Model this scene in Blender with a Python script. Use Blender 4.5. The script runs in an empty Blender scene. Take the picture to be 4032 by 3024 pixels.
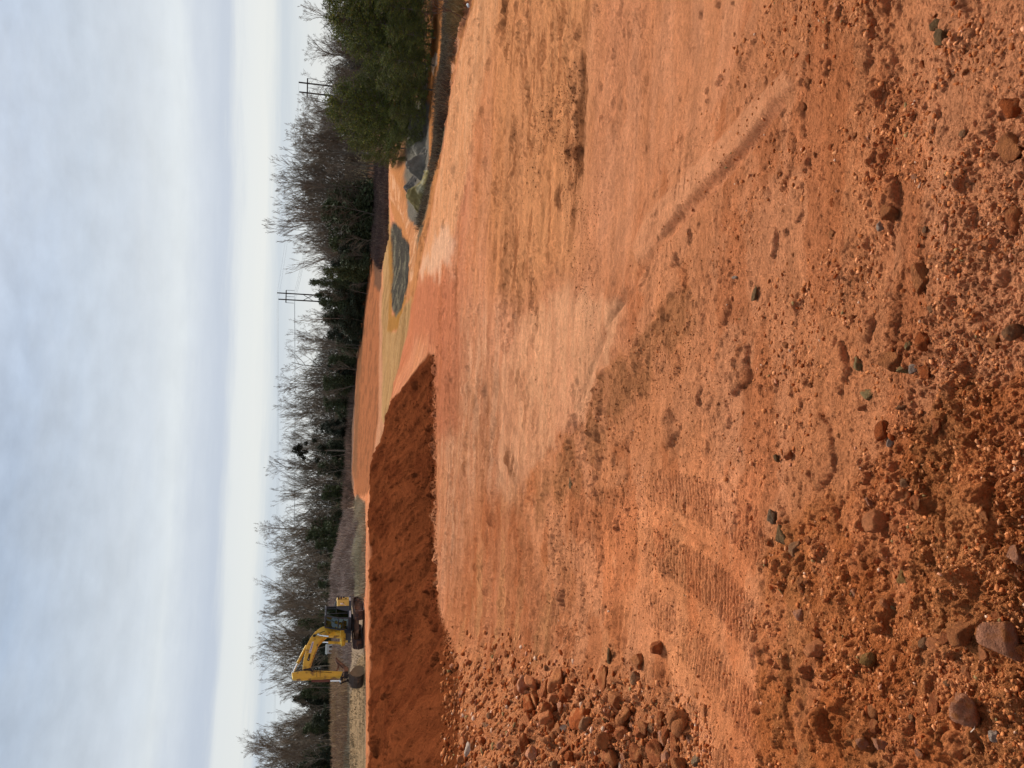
import bpy, math, random
import numpy as np
from mathutils import Vector, Matrix
from mathutils.geometry import delaunay_2d_cdt

random.seed(7)
rng = np.random.default_rng(11)
R = math.radians
S = bpy.context.scene
COL = S.collection

# ---------------------------------------------------------------- camera
PITCH, ROLL, FPX = R(13.3), R(2.0), 3028.0
cF = np.array([0, math.cos(PITCH), -math.sin(PITCH)])
cU0 = np.array([0, math.sin(PITCH), math.cos(PITCH)])
cX = np.array([1.0, 0, 0])
cR = math.cos(ROLL) * cX + math.sin(ROLL) * cU0
cU = -math.sin(ROLL) * cX + math.cos(ROLL) * cU0
cam = bpy.data.cameras.new('camera')
cam.sensor_width = 36.0
cam.lens = 36.0 * FPX / 4032.0
cam.clip_start, cam.clip_end = 0.05, 3000
cob = bpy.data.objects.new('camera', cam)
COL.objects.link(cob)
m = Matrix.Identity(4)                    # the phone was held upright, the picture lies on its side
for i in range(3):
    m[i][0], m[i][1], m[i][2] = -cU[i], cR[i], -cF[i]
cob.matrix_world = m
S.camera = cob

# ---------------------------------------------------------------- sky and sun
SUN_EL, SUN_AZ = R(47), R(16)             # ahead of the camera, a little to its right
def lin(r, g, b, k=1.0):
    f = lambda c: ((c / 255) / 12.92 if c <= 10 else ((c / 255 + .055) / 1.055) ** 2.4) * k
    return (f(r), f(g), f(b), 1.0)
W = bpy.data.worlds.new('World'); S.world = W; W.use_nodes = True
nt = W.node_tree; nt.nodes.clear()
N, L = nt.nodes.new, nt.links.new
out = N('ShaderNodeOutputWorld')
sky = N('ShaderNodeTexSky'); sky.sky_type = 'NISHITA'; sky.sun_disc = False
sky.sun_elevation = SUN_EL; sky.sun_rotation = SUN_AZ; sky.air_density = 1; sky.dust_density = 2
bg1 = N('ShaderNodeBackground'); bg1.inputs[1].default_value = 0.006; L(sky.outputs[0], bg1.inputs[0])
tc = N('ShaderNodeTexCoord')
sep = N('ShaderNodeSeparateXYZ'); L(tc.outputs['Generated'], sep.inputs[0])
def wnoise(scale, sc3, detail=5, rough=.55):
    mp = N('ShaderNodeMapping'); mp.inputs['Scale'].default_value = sc3
    L(tc.outputs['Generated'], mp.inputs[0])
    n = N('ShaderNodeTexNoise'); n.inputs['Scale'].default_value = scale
    n.inputs['Detail'].default_value = detail; n.inputs['Roughness'].default_value = rough
    L(mp.outputs[0], n.inputs[0]); return n.outputs[0]
def wmath(op, a, b, c=None):
    n = N('ShaderNodeMath'); n.operation = op
    for k, v in enumerate((a, b, c)):
        if v is None: continue
        if isinstance(v, (int, float)): n.inputs[k].default_value = v
        else: L(v, n.inputs[k])
    return n.outputs[0]
n1 = wnoise(2.2, (1, 1, 16), 7, .66)
n2 = wnoise(7.0, (1, 1, 3.2), 6, .6)
n3 = wnoise(20.0, (1, .8, 2.0), 4, .55)
z = sep.outputs[2]
zz = wmath('MULTIPLY_ADD', wmath('SUBTRACT', n1, .5), .045, z)
hi = wmath('MULTIPLY', wmath('MAXIMUM', wmath('SUBTRACT', z, .1), 0), .45)   # ragged puffs higher up
zz = wmath('ADD', zz, wmath('MULTIPLY', wmath('SUBTRACT', n2, .5), hi))
rp = N('ShaderNodeValToRGB'); L(zz, rp.inputs[0])
stops = [(0.0, 237, 241, 240, 1), (.022, 236, 242, 244, 1), (.045, 224, 233, 240, 1), (.066, 205, 217, 230, 1),
         (.084, 240, 243, 242, 1), (.108, 236, 240, 241, 1), (.126, 199, 209, 225, 1), (.15, 214, 222, 233, 1),
         (.178, 231, 237, 240, 1), (.215, 214, 222, 230, 1), (.27, 200, 211, 223, 1), (.34, 178, 194, 214, 1),
         (.55, 186, 198, 216, .9), (1.0, 186, 198, 216, .9)]
els = rp.color_ramp.elements
els[0].position = 0; els[1].position = 1.0
els[0].color = lin(*stops[0][1:4]); els[1].color = lin(*stops[-1][1:4], stops[-1][4])
for p, r_, g_, b_, k in stops[1:-1]:
    e = els.new(p); e.color = lin(r_, g_, b_, k)
mot = wmath('MULTIPLY_ADD', wmath('SUBTRACT', n3, .5), wmath('MULTIPLY', hi, 4.6), .99)
mot = wmath('ADD', mot, wmath('MULTIPLY', wmath('SUBTRACT', n2, .5), wmath('MULTIPLY', hi, 5.6)))
vm = N('ShaderNodeVectorMath'); vm.operation = 'SCALE'; L(rp.outputs[0], vm.inputs[0]); L(mot, vm.inputs['Scale'])
bg2 = N('ShaderNodeBackground'); bg2.inputs[1].default_value = 0.315; L(vm.outputs[0], bg2.inputs[0])
ad = N('ShaderNodeAddShader'); L(bg1.outputs[0], ad.inputs[0]); L(bg2.outputs[0], ad.inputs[1])
# thin cloud glowing round the hidden sun
dt = N('ShaderNodeVectorMath'); dt.operation = 'DOT_PRODUCT'; L(tc.outputs['Generated'], dt.inputs[0])
dt.inputs[1].default_value = (math.sin(SUN_AZ) * math.cos(SUN_EL), math.cos(SUN_AZ) * math.cos(SUN_EL), math.sin(SUN_EL))
gl = wmath('POWER', wmath('MAXIMUM', dt.outputs['Value'], 0), 44.0)
bg3 = N('ShaderNodeBackground'); bg3.inputs[0].default_value = (1, .95, .88, 1); L(wmath('MULTIPLY', gl, 6.0), bg3.inputs[1])
ad2 = N('ShaderNodeAddShader'); L(ad.outputs[0], ad2.inputs[0]); L(bg3.outputs[0], ad2.inputs[1])
L(ad2.outputs[0], out.inputs[0])

sun = bpy.data.lights.new('sun', 'SUN'); sun.energy = 1.5; sun.angle = R(10); sun.color = (1, .95, .87)
so = bpy.data.objects.new('sun', sun); COL.objects.link(so)
sd = Vector((math.sin(SUN_AZ) * math.cos(SUN_EL), math.cos(SUN_AZ) * math.cos(SUN_EL), math.sin(SUN_EL)))
so.rotation_euler = sd.to_track_quat('Z', 'Y').to_euler()
so.location = sd * 100
S.view_settings.view_transform = 'Standard'; S.view_settings.look = 'None'
S.view_settings.exposure = 1.35; S.view_settings.gamma = 1.0

# ---------------------------------------------------------------- tags and helpers
def tag(o, label=None, cat=None, group=None, kind=None):
    if label: o['label'] = label
    if cat: o['category'] = cat
    if group: o['group'] = group
    if kind: o['kind'] = kind
    return o
def empty(name, loc=(0, 0, 0), rz=0.0, scale=1.0):
    o = bpy.data.objects.new(name, None); COL.objects.link(o)
    o.location = loc; o.rotation_euler = (0, 0, rz); o.scale = (scale,) * 3 if not hasattr(scale, '__len__') else scale
    return o
def copy_tree(o, parent=None):
    c = o.copy(); COL.objects.link(c); c.parent = parent
    for ch in list(o.children): copy_tree(ch, c)
    return c
def link(name, me, mat=None, parent=None):
    o = bpy.data.objects.new(name, me); COL.objects.link(o)
    if mat: me.materials.append(mat)
    if parent: o.parent = parent
    return o
def np_mesh(name, V, F, smooth=False, col=None):
    """V (n,3), F (m,k) arrays -> mesh; col (n,3) becomes the colour attribute 'tint'"""
    V = np.asarray(V, np.float32); F = np.asarray(F, np.int32); k = F.shape[1]
    me = bpy.data.meshes.new(name)
    me.vertices.add(len(V)); me.vertices.foreach_set('co', V.ravel())
    me.loops.add(F.size); me.loops.foreach_set('vertex_index', F.ravel())
    me.polygons.add(len(F)); me.polygons.foreach_set('loop_start', np.arange(0, F.size, k, dtype=np.int32))
    if smooth: me.polygons.foreach_set('use_smooth', np.ones(len(F), bool))
    if col is not None:
        a = me.color_attributes.new('tint', 'FLOAT_COLOR', 'POINT')
        c = np.ones((len(V), 4), np.float32); c[:, :3] = col
        a.data.foreach_set('color', c.ravel())
    me.update(); me.validate(); return me

def mat_basic(name, color, rough=.7, metal=0.0, vary=.25, scale=4.0, bump=0.0, bscale=30.0, tint=False, spec=.3, coords='Object', dirt=None, trans=0.0):
    mt = bpy.data.materials.new(name); mt.use_nodes = True
    t = mt.node_tree; b = t.nodes['Principled BSDF']
    b.inputs['Roughness'].default_value = rough; b.inputs['Metallic'].default_value = metal
    b.inputs['Specular IOR Level'].default_value = spec
    c = t.nodes.new('ShaderNodeTexCoord')
    n = t.nodes.new('ShaderNodeTexNoise'); n.inputs['Scale'].default_value = scale; n.inputs['Detail'].default_value = 6
    n.inputs['Roughness'].default_value = .65
    t.links.new(c.outputs[coords], n.inputs[0])
    mr = t.nodes.new('ShaderNodeMapRange'); mr.inputs[1].default_value = .3; mr.inputs[2].default_value = .7
    mr.inputs[3].default_value = 1 - vary; mr.inputs[4].default_value = 1 + vary
    t.links.new(n.outputs[0], mr.inputs[0])
    v = t.nodes.new('ShaderNodeVectorMath'); v.operation = 'SCALE'; t.links.new(mr.outputs[0], v.inputs['Scale'])
    if tint:
        a = t.nodes.new('ShaderNodeVertexColor'); a.layer_name = 'tint'; t.links.new(a.outputs[0], v.inputs[0])
    else: v.inputs[0].default_value = color[:3]
    res = v.outputs[0]
    if dirt:
        n2_ = t.nodes.new('ShaderNodeTexNoise'); n2_.inputs['Scale'].default_value = dirt[1]; n2_.inputs['Detail'].default_value = 8
        t.links.new(c.outputs[coords], n2_.inputs[0])
        r2 = t.nodes.new('ShaderNodeMapRange'); r2.inputs[1].default_value = dirt[2]; r2.inputs[2].default_value = dirt[2] + .15
        t.links.new(n2_.outputs[0], r2.inputs[0])
        mx = t.nodes.new('ShaderNodeMix'); mx.data_type = 'RGBA'; mx.inputs[7].default_value = dirt[0]
        t.links.new(r2.outputs[0], mx.inputs[0]); t.links.new(res, mx.inputs[6]); res = mx.outputs[2]
    t.links.new(res, b.inputs['Base Color'])
    if bump:
        nb = t.nodes.new('ShaderNodeTexNoise'); nb.inputs['Scale'].default_value = bscale; nb.inputs['Detail'].default_value = 8
        nb.inputs['Roughness'].default_value = .7
        t.links.new(c.outputs[coords], nb.inputs[0])
        bp = t.nodes.new('ShaderNodeBump'); bp.inputs['Strength'].default_value = 1.0; bp.inputs['Distance'].default_value = bump
        t.links.new(nb.outputs[0], bp.inputs['Height']); t.links.new(bp.outputs[0], b.inputs['Normal'])
    if trans: b.inputs['Transmission Weight'].default_value = trans
    return mt

# ---------------------------------------------------------------- numpy noise
def _h(ix, iy, s):
    h = (ix.astype(np.int64) * 374761393 + iy.astype(np.int64) * 668265263 + s * 974634777) & 0xffffffff
    h = ((h ^ (h >> 13)) * 1274126177) & 0xffffffff
    h = ((h ^ (h >> 16)) * 2246822519) & 0xffffffff
    return ((h ^ (h >> 13)) & 0xffffff) / float(0x1000000)
def vnoise(x, y, s=0):
    ix, iy = np.floor(x), np.floor(y); fx, fy = x - ix, y - iy
    ux, uy = fx * fx * fx * (fx * (fx * 6 - 15) + 10), fy * fy * fy * (fy * (fy * 6 - 15) + 10)
    a, b, c, d = _h(ix, iy, s), _h(ix + 1, iy, s), _h(ix, iy + 1, s), _h(ix + 1, iy + 1, s)
    return (a + (b - a) * ux) * (1 - uy) + (c + (d - c) * ux) * uy
def fbm(x, y, octs=4, s=0, g=.5):
    t = 0; a = 1; n = 0
    for o in range(octs):
        t = t + a * (vnoise(x * 2 ** o + 17.3 * o, y * 2 ** o - 9.1 * o, s + o) - .5); n += a; a *= g
    return t / n * 2
def domes(x, y, cell, prob, s=0, flat=.75):
    """lumps of mixed sizes: height above the soil (metres) and a random value per lump"""
    ix, iy = np.floor(x / cell), np.floor(y / cell)
    H = np.zeros_like(x); K = np.zeros_like(x)
    for dx in (-1, 0, 1):
        for dy in (-1, 0, 1):
            jx, jy = ix + dx, iy + dy
            px = (jx + .15 + .7 * _h(jx, jy, s)) * cell; py = (jy + .15 + .7 * _h(jx, jy, s + 1)) * cell
            r = cell * (.16 + .50 * _h(jx, jy, s + 2) ** 2.0)
            on = _h(jx, jy, s + 3) < prob
            an = _h(jx, jy, s + 4) * 6.283; el = .55 + .45 * _h(jx, jy, s + 5)
            qx, qy = x - px, y - py
            u = (qx * np.cos(an) + qy * np.sin(an)); v = (-qx * np.sin(an) + qy * np.cos(an)) / el
            d = .5 * np.sqrt(u * u + v * v) + .5 * np.maximum(np.maximum(np.abs(u), np.abs(v)), (np.abs(u) + np.abs(v)) * .74)
            h = np.where(on, r * flat * np.sqrt(np.clip(1 - (d / r) ** 2.6, 0, 1)) * (1 + .35 * u / r), 0)
            g = h > H
            H = np.where(g, h, H); K = np.where(g, _h(jx, jy, s + 6), K)
    return H, K
# ---------------------------------------------------------------- terrain survey: (picture x, picture y, height) and (y, distance, height)
def ray(px, py):
    d = cF + (2016 - px) / FPX * cU + (1512 - py) / FPX * cR
    return d
def az_d(px, py, zz):
    d = ray(px, py); h = math.hypot(d[0], d[1]); t = zz / d[2]
    return math.atan2(d[0], d[1]), h * t
def az_of(py, px=1450): 
    d = ray(px, py); return math.atan2(d[0], d[1])
PTS = []
def P(px, py, zz):
    a, d = az_d(px, py, zz); PTS.append((a, math.log(d), zz)); return len(PTS) - 1
def A(py, d, zz): PTS.append((az_of(py), math.log(d), zz)); return len(PTS) - 1
YS = [-700, 0, 500, 1000, 1512, 2000, 2500, 3024, 3800]
for y in YS:
    A(y, .25, -1.65); A(y, 1.0, -1.76); A(y, 2.5, -2.68)
    for x, zz in ((3600, -3.4), (3200, -4.3), (2980, -4.85)): P(x, y, zz + (.12 if y > 2600 else 0))
for y in (-700, 0, 500, 1000, 1512, 2000, 2400):
    for x, zz in ((2700, -5.2), (2400, -5.5), (2150, -5.8)): P(x, y, zz)
for y in (500, 1000, 1512, 2000, 2400): P(1900, y, -6.03)
toe = [P(*p) for p in ((1702, 1400, -6.25), (1702, 1800, -6.2), (1705, 2100, -6.15), (1722, 2400, -6.05), (1800, 2570, -5.9),
                       (2000, 2680, -5.75), (2250, 2790, -5.5), (2500, 2900, -5.25), (2700, 3040, -5.1))]
crest = [P(*p) for p in ((1684, 1395, -6.2), (1623, 1475, -5.6), (1575, 1548, -4.9), (1512, 1683, -4.0), (1458, 1838, -3.1),
                         (1449, 2100, -3.1), (1447, 2400, -3.1), (1447, 2700, -3.1), (1447, 3024, -3.1), (1450, 3800, -3.0))]
rim = [P(*p) for p in ((2010, -700, -6.2), (1870, 0, -6.25), (1800, 250, -6.3), (1740, 620, -6.3), (1690, 900, -6.3), (1640, 1130, -6.3), (1600, 1300, -6.35))]
for p in ((1700, 3024, -3.85), (2000, 3024, -4.4), (2300, 3024, -4.8), (2700, 3800, -4.8), (2300, 3800, -4.4), (2000, 3800, -4.0), (1700, 3800, -3.5),
          (1590, 2900, -3.6), (1850, 2850, -4.7), (2050, 2850, -5.0),
          # right hand low ground
          (1900, -700, -7.8), (1775, 0, -8.0), (1775, 250, -8.0), (1720, 400, -8.3), (1690, 640, -8.0), (1650, 800, -7.6),
          (1790, -700, -8.6), (1700, 0, -8.6), (1700, 200, -8.8), (1690, 400, -8.8), (1665, 620, -8.4),
          (1542, 640, -6.8), (1580, 850, -6.8), (1612, 960, -6.6), (1612, 1050, -6.5), (1600, 1180, -6.4), (1585, 1250, -6.4),
          (1600, 1000, -8.2), (1560, 930, -8.6), (1552, 1100, -8.4), (1590, 1150, -7.6), (1555, 1245, -7.5),
          (1541, 900, -8.0), (1538, 1100, -8.05), (1530, 1250, -7.2), (1520, 900, -7.9), (1520, 1200, -7.4), (1530, 700, -7.9),
          (1500, 1500, -6.8), (1500, 1700, -6.4), (1560, 1400, -6.35), (1475, 700, -7.9), (1470, 900, -7.7), (1440, 1100, -7.2),
          (1418, 1300, -6.6), (1390, 1500, -5.9), (1368, 1700, -5.2), (1362, 1900, -5.0), (1430, 1950, -6.0),
          # plateau behind the bank, weedy rise
          (1430, 2200, -3.15), (1400, 2200, -3.1), (1350, 2200, -2.4), (1312, 2200, -1.5), (1330, 2060, -2.2), (1302, 2380, -1.25),
          (1430, 2450, -3.15), (1400, 2450, -3.15), (1350, 2500, -2.9), (1310, 2550, -2.2), (1400, 2700, -3.2), (1370, 2700, -3.2),
          (1310, 2700, -2.5), (1400, 3024, -3.1), (1370, 3024, -3.1), (1310, 3024, -2.8), (1400, 3800, -3.1), (1300, 3800, -2.8)): P(*p)
for p in ((-700, 110, -8.6), (0, 110, -8.6), (300, 110, -8.6), (500, 108, -8.4), (-700, 165, -8), (0, 165, -8), (300, 165, -8), (500, 165, -8),
          (1650, 75, -5.9), (1900, 75, -4.6), (1900, 100, -5.7), (2000, 100, -4.9), (2060, 168, -4.6), (2200, 165, -4), (2380, 165, -3.4)): A(*p)
for y in YS:
    f = (y + 700) / 4500; A(y, 235, -8 + 5 * f); A(y, 900, -9 + 5 * f)
ed = [(a, b) for ch in (toe, crest, rim) for a, b in zip(ch[:-1], ch[1:])]
res = delaunay_2d_cdt([Vector((p[0] * 2.0, p[1])) for p in PTS], ed, [], 0, 1e-7)
tv = np.array([[v[0], v[1]] for v in res[0]]); tz = np.array([PTS[o[0]][2] if o else 0 for o in res[3]])
for i, o in enumerate(res[3]):            # crossings of survey lines: height of the nearest point
    if not o: tz[i] = tz[np.argsort(((tv - tv[i]) ** 2).sum(1))[1]]

AZM = R(34.5)
az = np.concatenate([np.arange(-180, -36, 6) * math.pi / 180, np.arange(-AZM, AZM, .00125), np.arange(36, 180, 6) * math.pi / 180])
ds = [.25]
while ds[-1] < 420:
    d = ds[-1]
    st = max(.0032, .00074 * d * (1 + d / 4.2))
    if 38 < d < 60: st = .16
    if d >= 60: st = max(.3, (d - 60) * .016)
    ds.append(d + st)
while ds[-1] < 900: ds.append(ds[-1] * 1.06)
ds = np.array(ds); ld = np.log(ds)
NA, ND = len(az), len(ds)
Z = np.full((ND, NA), np.nan)
azc = np.clip(az, -AZM, AZM) * 2.0
for f in res[2]:
    a, b, c = tv[f[0]], tv[f[1]], tv[f[2]]
    lo, hi_ = np.min([a, b, c], 0), np.max([a, b, c], 0)
    cs = np.where((azc >= lo[0] - 1e-6) & (azc <= hi_[0] + 1e-6))[0]; rs = np.where((ld >= lo[1] - 1e-6) & (ld <= hi_[1] + 1e-6))[0]
    if not len(cs) or not len(rs): continue
    X, Y = np.meshgrid(azc[cs], ld[rs])
    det = (b[1] - c[1]) * (a[0] - c[0]) + (c[0] - b[0]) * (a[1] - c[1])
    if abs(det) < 1e-12: continue
    l1 = ((b[1] - c[1]) * (X - c[0]) + (c[0] - b[0]) * (Y - c[1])) / det
    l2 = ((c[1] - a[1]) * (X - c[0]) + (a[0] - c[0]) * (Y - c[1])) / det
    l3 = 1 - l1 - l2; ok = (l1 >= -1e-4) & (l2 >= -1e-4) & (l3 >= -1e-4)
    zt = l1 * tz[f[0]] + l2 * tz[f[1]] + l3 * tz[f[2]]
    sub = Z[np.ix_(rs, cs)]; sub = np.where(ok, zt, sub); Z[np.ix_(rs, cs)] = sub
for c in np.where(np.isnan(Z).any(0))[0]:
    col = Z[:, c]; g = ~np.isnan(col)
    Z[:, c] = np.interp(ld, ld[g], col[g]) if g.any() else -6
def box(Z, k, ax):
    if k < 1: return Z
    pad = [(0, 0), (0, 0)]; pad[ax] = (k + 1, k)
    c = np.cumsum(np.pad(Z, pad, mode='edge'), axis=ax)
    n = Z.shape[ax]; a = np.take(c, np.arange(2 * k + 1, 2 * k + 1 + n), axis=ax); b = np.take(c, np.arange(0, n), axis=ax)
    return (a - b) / (2 * k + 1)
def blur(Z, kr, kc):
    for _ in range(2): Z = box(box(Z, kr, 0), kc, 1)
    return Z
Zs, Zl = blur(Z, 3, 8), blur(Z, 50, 45)
t = np.clip((30 - ds) / 12, 0, 1)[:, None]
Z0 = Zs * (1 - t) + Zl * t
def height0(a, d):
    """bare survey height at azimuth a, distance d"""
    a = np.asarray(a, float); l = np.log(np.asarray(d, float))
    i = np.clip(np.searchsorted(ld, l) - 1, 0, ND - 2); j = np.clip(np.searchsorted(az, a) - 1, 0, NA - 2)
    u = np.clip((l - ld[i]) / (ld[i + 1] - ld[i]), 0, 1); v = np.clip((a - az[j]) / (az[j + 1] - az[j]), 0, 1)
    return (Zc[i, j] * (1 - v) + Zc[i, j + 1] * v) * (1 - u) + (Zc[i + 1, j] * (1 - v) + Zc[i + 1, j + 1] * v) * u
Zc = Z0
TD = np.exp(np.linspace(math.log(1.0), math.log(420), 900))
def hit_many(px, py):
    """where sight lines through picture points meet the ground -> azimuths, distances"""
    px = np.atleast_1d(np.asarray(px, float)); py = np.atleast_1d(np.asarray(py, float))
    d = cF[None] + ((2016 - px) / FPX)[:, None] * cU[None] + ((1512 - py) / FPX)[:, None] * cR[None]
    h = np.hypot(d[:, 0], d[:, 1]); a = np.arctan2(d[:, 0], d[:, 1]); s = d[:, 2] / h
    res_ = np.empty_like(a)
    for i0 in range(0, len(a), 4000):
        sl = slice(i0, i0 + 4000); aa = a[sl][:, None]; ss = s[sl][:, None]
        f = TD[None] * ss - height0(np.broadcast_to(aa, (aa.shape[0], len(TD))), np.broadcast_to(TD[None], (aa.shape[0], len(TD))))
        neg = f <= 0; k = np.argmax(neg, 1); none = ~neg.any(1); k = np.clip(k, 1, None)
        lo, hi2 = TD[k - 1].copy(), TD[k].copy()
        for _ in range(5):
            mid = .5 * (lo + hi2); g = mid * s[sl] - height0(a[sl], mid); lo = np.where(g > 0, mid, lo); hi2 = np.where(g > 0, hi2, mid)
        res_[sl] = np.where(none, 330.0, .5 * (lo + hi2))
    return a, res_
def hit(px, py):
    if px >= 4300: return az_of(py), .26
    a, d = hit_many(px, py); return float(a[0]), float(d[0])
def zworld(x, y): return float(height0(math.atan2(x, y), math.hypot(x, y)))

AZ, LD = np.meshgrid(az, ld); DD = np.exp(LD)
XX, YY = DD * np.sin(AZ), DD * np.cos(AZ)
def inpoly(poly, qa, ql):
    ins = np.zeros(qa.shape, bool); n = len(poly)
    for i in range(n):
        (x1, y1), (x2, y2) = poly[i], poly[(i + 1) % n]
        if y1 == y2: continue
        c = ((y1 > ql) != (y2 > ql)) & (qa < (x2 - x1) * (ql - y1) / (y2 - y1) + x1); ins ^= c
    return ins
def zone(pts, warp=.03, fr=1.0, seed=0, soft=(3, 3), aniso=1.0):
    """soft-edged, ragged mask over the grid from an outline given by sight lines"""
    pl = []
    for p in pts:
        a, d = hit(*p); pl.append((a, math.log(d)))
    pa = [q[0] for q in pl]; pb = [q[1] for q in pl]; mg = warp * 2 + .01
    cs = np.where((az > min(pa) - mg) & (az < max(pa) + mg))[0]; rs = np.where((ld > min(pb) - mg) & (ld < max(pb) + mg))[0]
    M = np.zeros(Z0.shape, np.float32)
    if not len(cs) or not len(rs): return M
    ix = np.ix_(rs, cs); x, y, dd = XX[ix], YY[ix], DD[ix]
    k = 30.0 / fr
    wa = fbm(AZ[ix] * k, LD[ix] * k * aniso, 5, 100 + seed, .62) * warp; wl = fbm(AZ[ix] * k + 50, LD[ix] * k * aniso, 5, 200 + seed, .62) * warp
    M[ix] = inpoly(pl, AZ[ix] + wa, LD[ix] + wl * .8)
    if soft: M[ix] = blur(M[ix], *soft)
    return M
# ---------------------------------------------------------------- soils: what the ground is made of where
def L3(r, g, b, k=1.0): return np.array(lin(r, g, b, k)[:3], np.float32)
ALB = .93 * np.array([1, 1.0, .94], np.float32)
C = np.zeros(Z0.shape + (3,), np.float32)
def paint(M, col, k=1.0):
    global C
    w = (M * k)[..., None]
    C += (np.asarray(col, np.float32) * ALB - C) * w
def nz(sx, sy, o=4, s=0, lo=-.3, hi=.3, g=.55):
    return np.clip((fbm(XX * sx, YY * sy, o, s, g) - lo) / (hi - lo), 0, 1).astype(np.float32)
def nzm(M, sx, sy, o=4, s=0, lo=-.3, hi=.3, g=.55):
    M = np.asarray(M); out = np.zeros(M.shape, np.float32)
    rs = np.where((M > .004).any(1))[0]; cs = np.where((M > .004).any(0))[0]
    if not len(rs): return out
    a, b, c, d = rs[0], rs[-1] + 1, cs[0], cs[-1] + 1
    out[a:b, c:d] = M[a:b, c:d] * np.clip((fbm(XX[a:b, c:d] * sx, YY[a:b, c:d] * sy, o, s, g) - lo) / (hi - lo), 0, 1)
    return out
one = np.ones(Z0.shape, np.float32)
far_fade = np.clip((60 - DD) / 20, 0, 1).astype(np.float32)
XW = XX + 1.2 * fbm(XX * .3, YY * .3, 3, 31); YW = YY + .10 * XX + .9 * fbm(XX * .25, YY * .25, 3, 32)
streak = (np.clip((fbm(XW * .22, YW * 1.9, 5, 41, .62) + .25) / .5, 0, 1)).astype(np.float32)
streak2 = (np.clip((fbm(XW * .5, YW * 4.5, 4, 45, .6) + .3) / .6, 0, 1)).astype(np.float32)
paint(one, L3(206, 128, 88))
paint(nz(.18, .5, 4, 1), L3(216, 146, 108), .8)
paint(nz(.12, .35, 4, 5, .0, .3), L3(206, 136, 106), .6)
paint(streak, L3(182, 104, 66), .34)
paint(streak2, L3(222, 154, 116), .30)

rough_poly = [(4400, -650), (2950, -650), (2960, 0), (2900, 250), (2780, 480), (2640, 600), (2570, 800), (2480, 1000), (2560, 1150), (2430, 1400),
              (2350, 1500), (2330, 1640), (2210, 1730), (2150, 1850), (2060, 1880), (2080, 2100), (2150, 2300), (2250, 2500), (2100, 2640), (1800, 2560), (1760, 2600), (1900, 3024), (2000, 3750), (4400, 3750)]
ROUGH = zone(rough_poly, .045, 1.3, 1, (2, 2))
LFLOOR = zone([(1725, 1500), (2000, 1500), (2000, 1950), (2200, 1800), (2500, 2000), (2980, 2050), (3000, 3750), (1760, 3750), (1725, 2300)], .08, 1.0, 2, (20, 16))
TONGUE = zone([(1960, 1500), (2050, 1250), (2250, 1120), (2460, 1220), (2420, 1400), (2340, 1560), (2290, 1660), (2210, 1730), (2150, 1840), (2010, 1960), (1940, 1900), (1985, 1700)], .035, .8, 3, (3, 3)) * (1 - ROUGH)
SMOOTH = zone([(2300, -600), (2950, -600), (2950, 0), (2890, 250), (2770, 480), (2630, 600), (2560, 800), (2470, 1000), (2420, 1200), (2250, 1100), (2250, 500)], .05, 1.0, 4, (14, 12))
BANK_ = zone([(1684, 1393), (1623, 1475), (1575, 1548), (1512, 1683), (1462, 1838), (1456, 2100), (1454, 2400), (1454, 2700), (1454, 3024), (1458, 3750), (1850, 3750), (1830, 3024),
              (1810, 2700), (1770, 2540), (1728, 2400), (1712, 2100), (1712, 1800), (1712, 1400)], .004, 2.0, 5, (1, 1))
RUBBLE = zone([(1780, 2560), (1880, 2600), (2100, 2640), (2300, 2690), (2480, 2700), (2620, 2780), (2740, 3024), (2800, 3750), (1800, 3750), (1790, 2700)], .05, 1.0, 6, (5, 5))
DARK = zone([(3000, 3750), (2985, 3000), (2975, 2500), (3010, 2150), (3120, 2020), (3330, 1930), (3620, 1660), (3820, 1500), (4300, 1300), (4400, 3750)], .05, 1.0, 7, (8, 8))
BAR = zone([(3110, 270), (3145, 330), (2900, 620), (2700, 820), (2570, 1000), (2520, 1040), (2500, 960), (2560, 850), (2800, 600), (2980, 410)], .006, 2.0, 8, (3, 2))
BAR2 = zone([(3080, 395), (3100, 420), (2880, 690), (2690, 900), (2640, 940), (2640, 900), (2850, 680)], .006, 2.0, 9, (3, 2)) 
PALEROAD = zone([(1990, -600), (2060, -600), (1960, 0), (1900, 300), (1850, 620), (1800, 850), (1760, 1000), (1690, 1080), (1640, 1130), (1690, 900), (1740, 620), (1800, 250), (1870, 0)], .012, 1.0, 10, (3, 3))
PINKP = zone([(1640, 1090), (1700, 990), (1720, 930), (1760, 900), (1790, 960), (1770, 1030), (1795, 1070), (1740, 1050), (1730, 1110), (1700, 1060)], .03, 1.2, 11, (2, 2))
REDR = zone([(1600, 1160), (1690, 1080), (1790, 1100), (1830, 1400), (1800, 1700), (1720, 1750), (1712, 1380), (1640, 1320), (1560, 1500), (1500, 1700), (1540, 1500)], .03, 1.0, 12, (5, 5))

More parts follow.
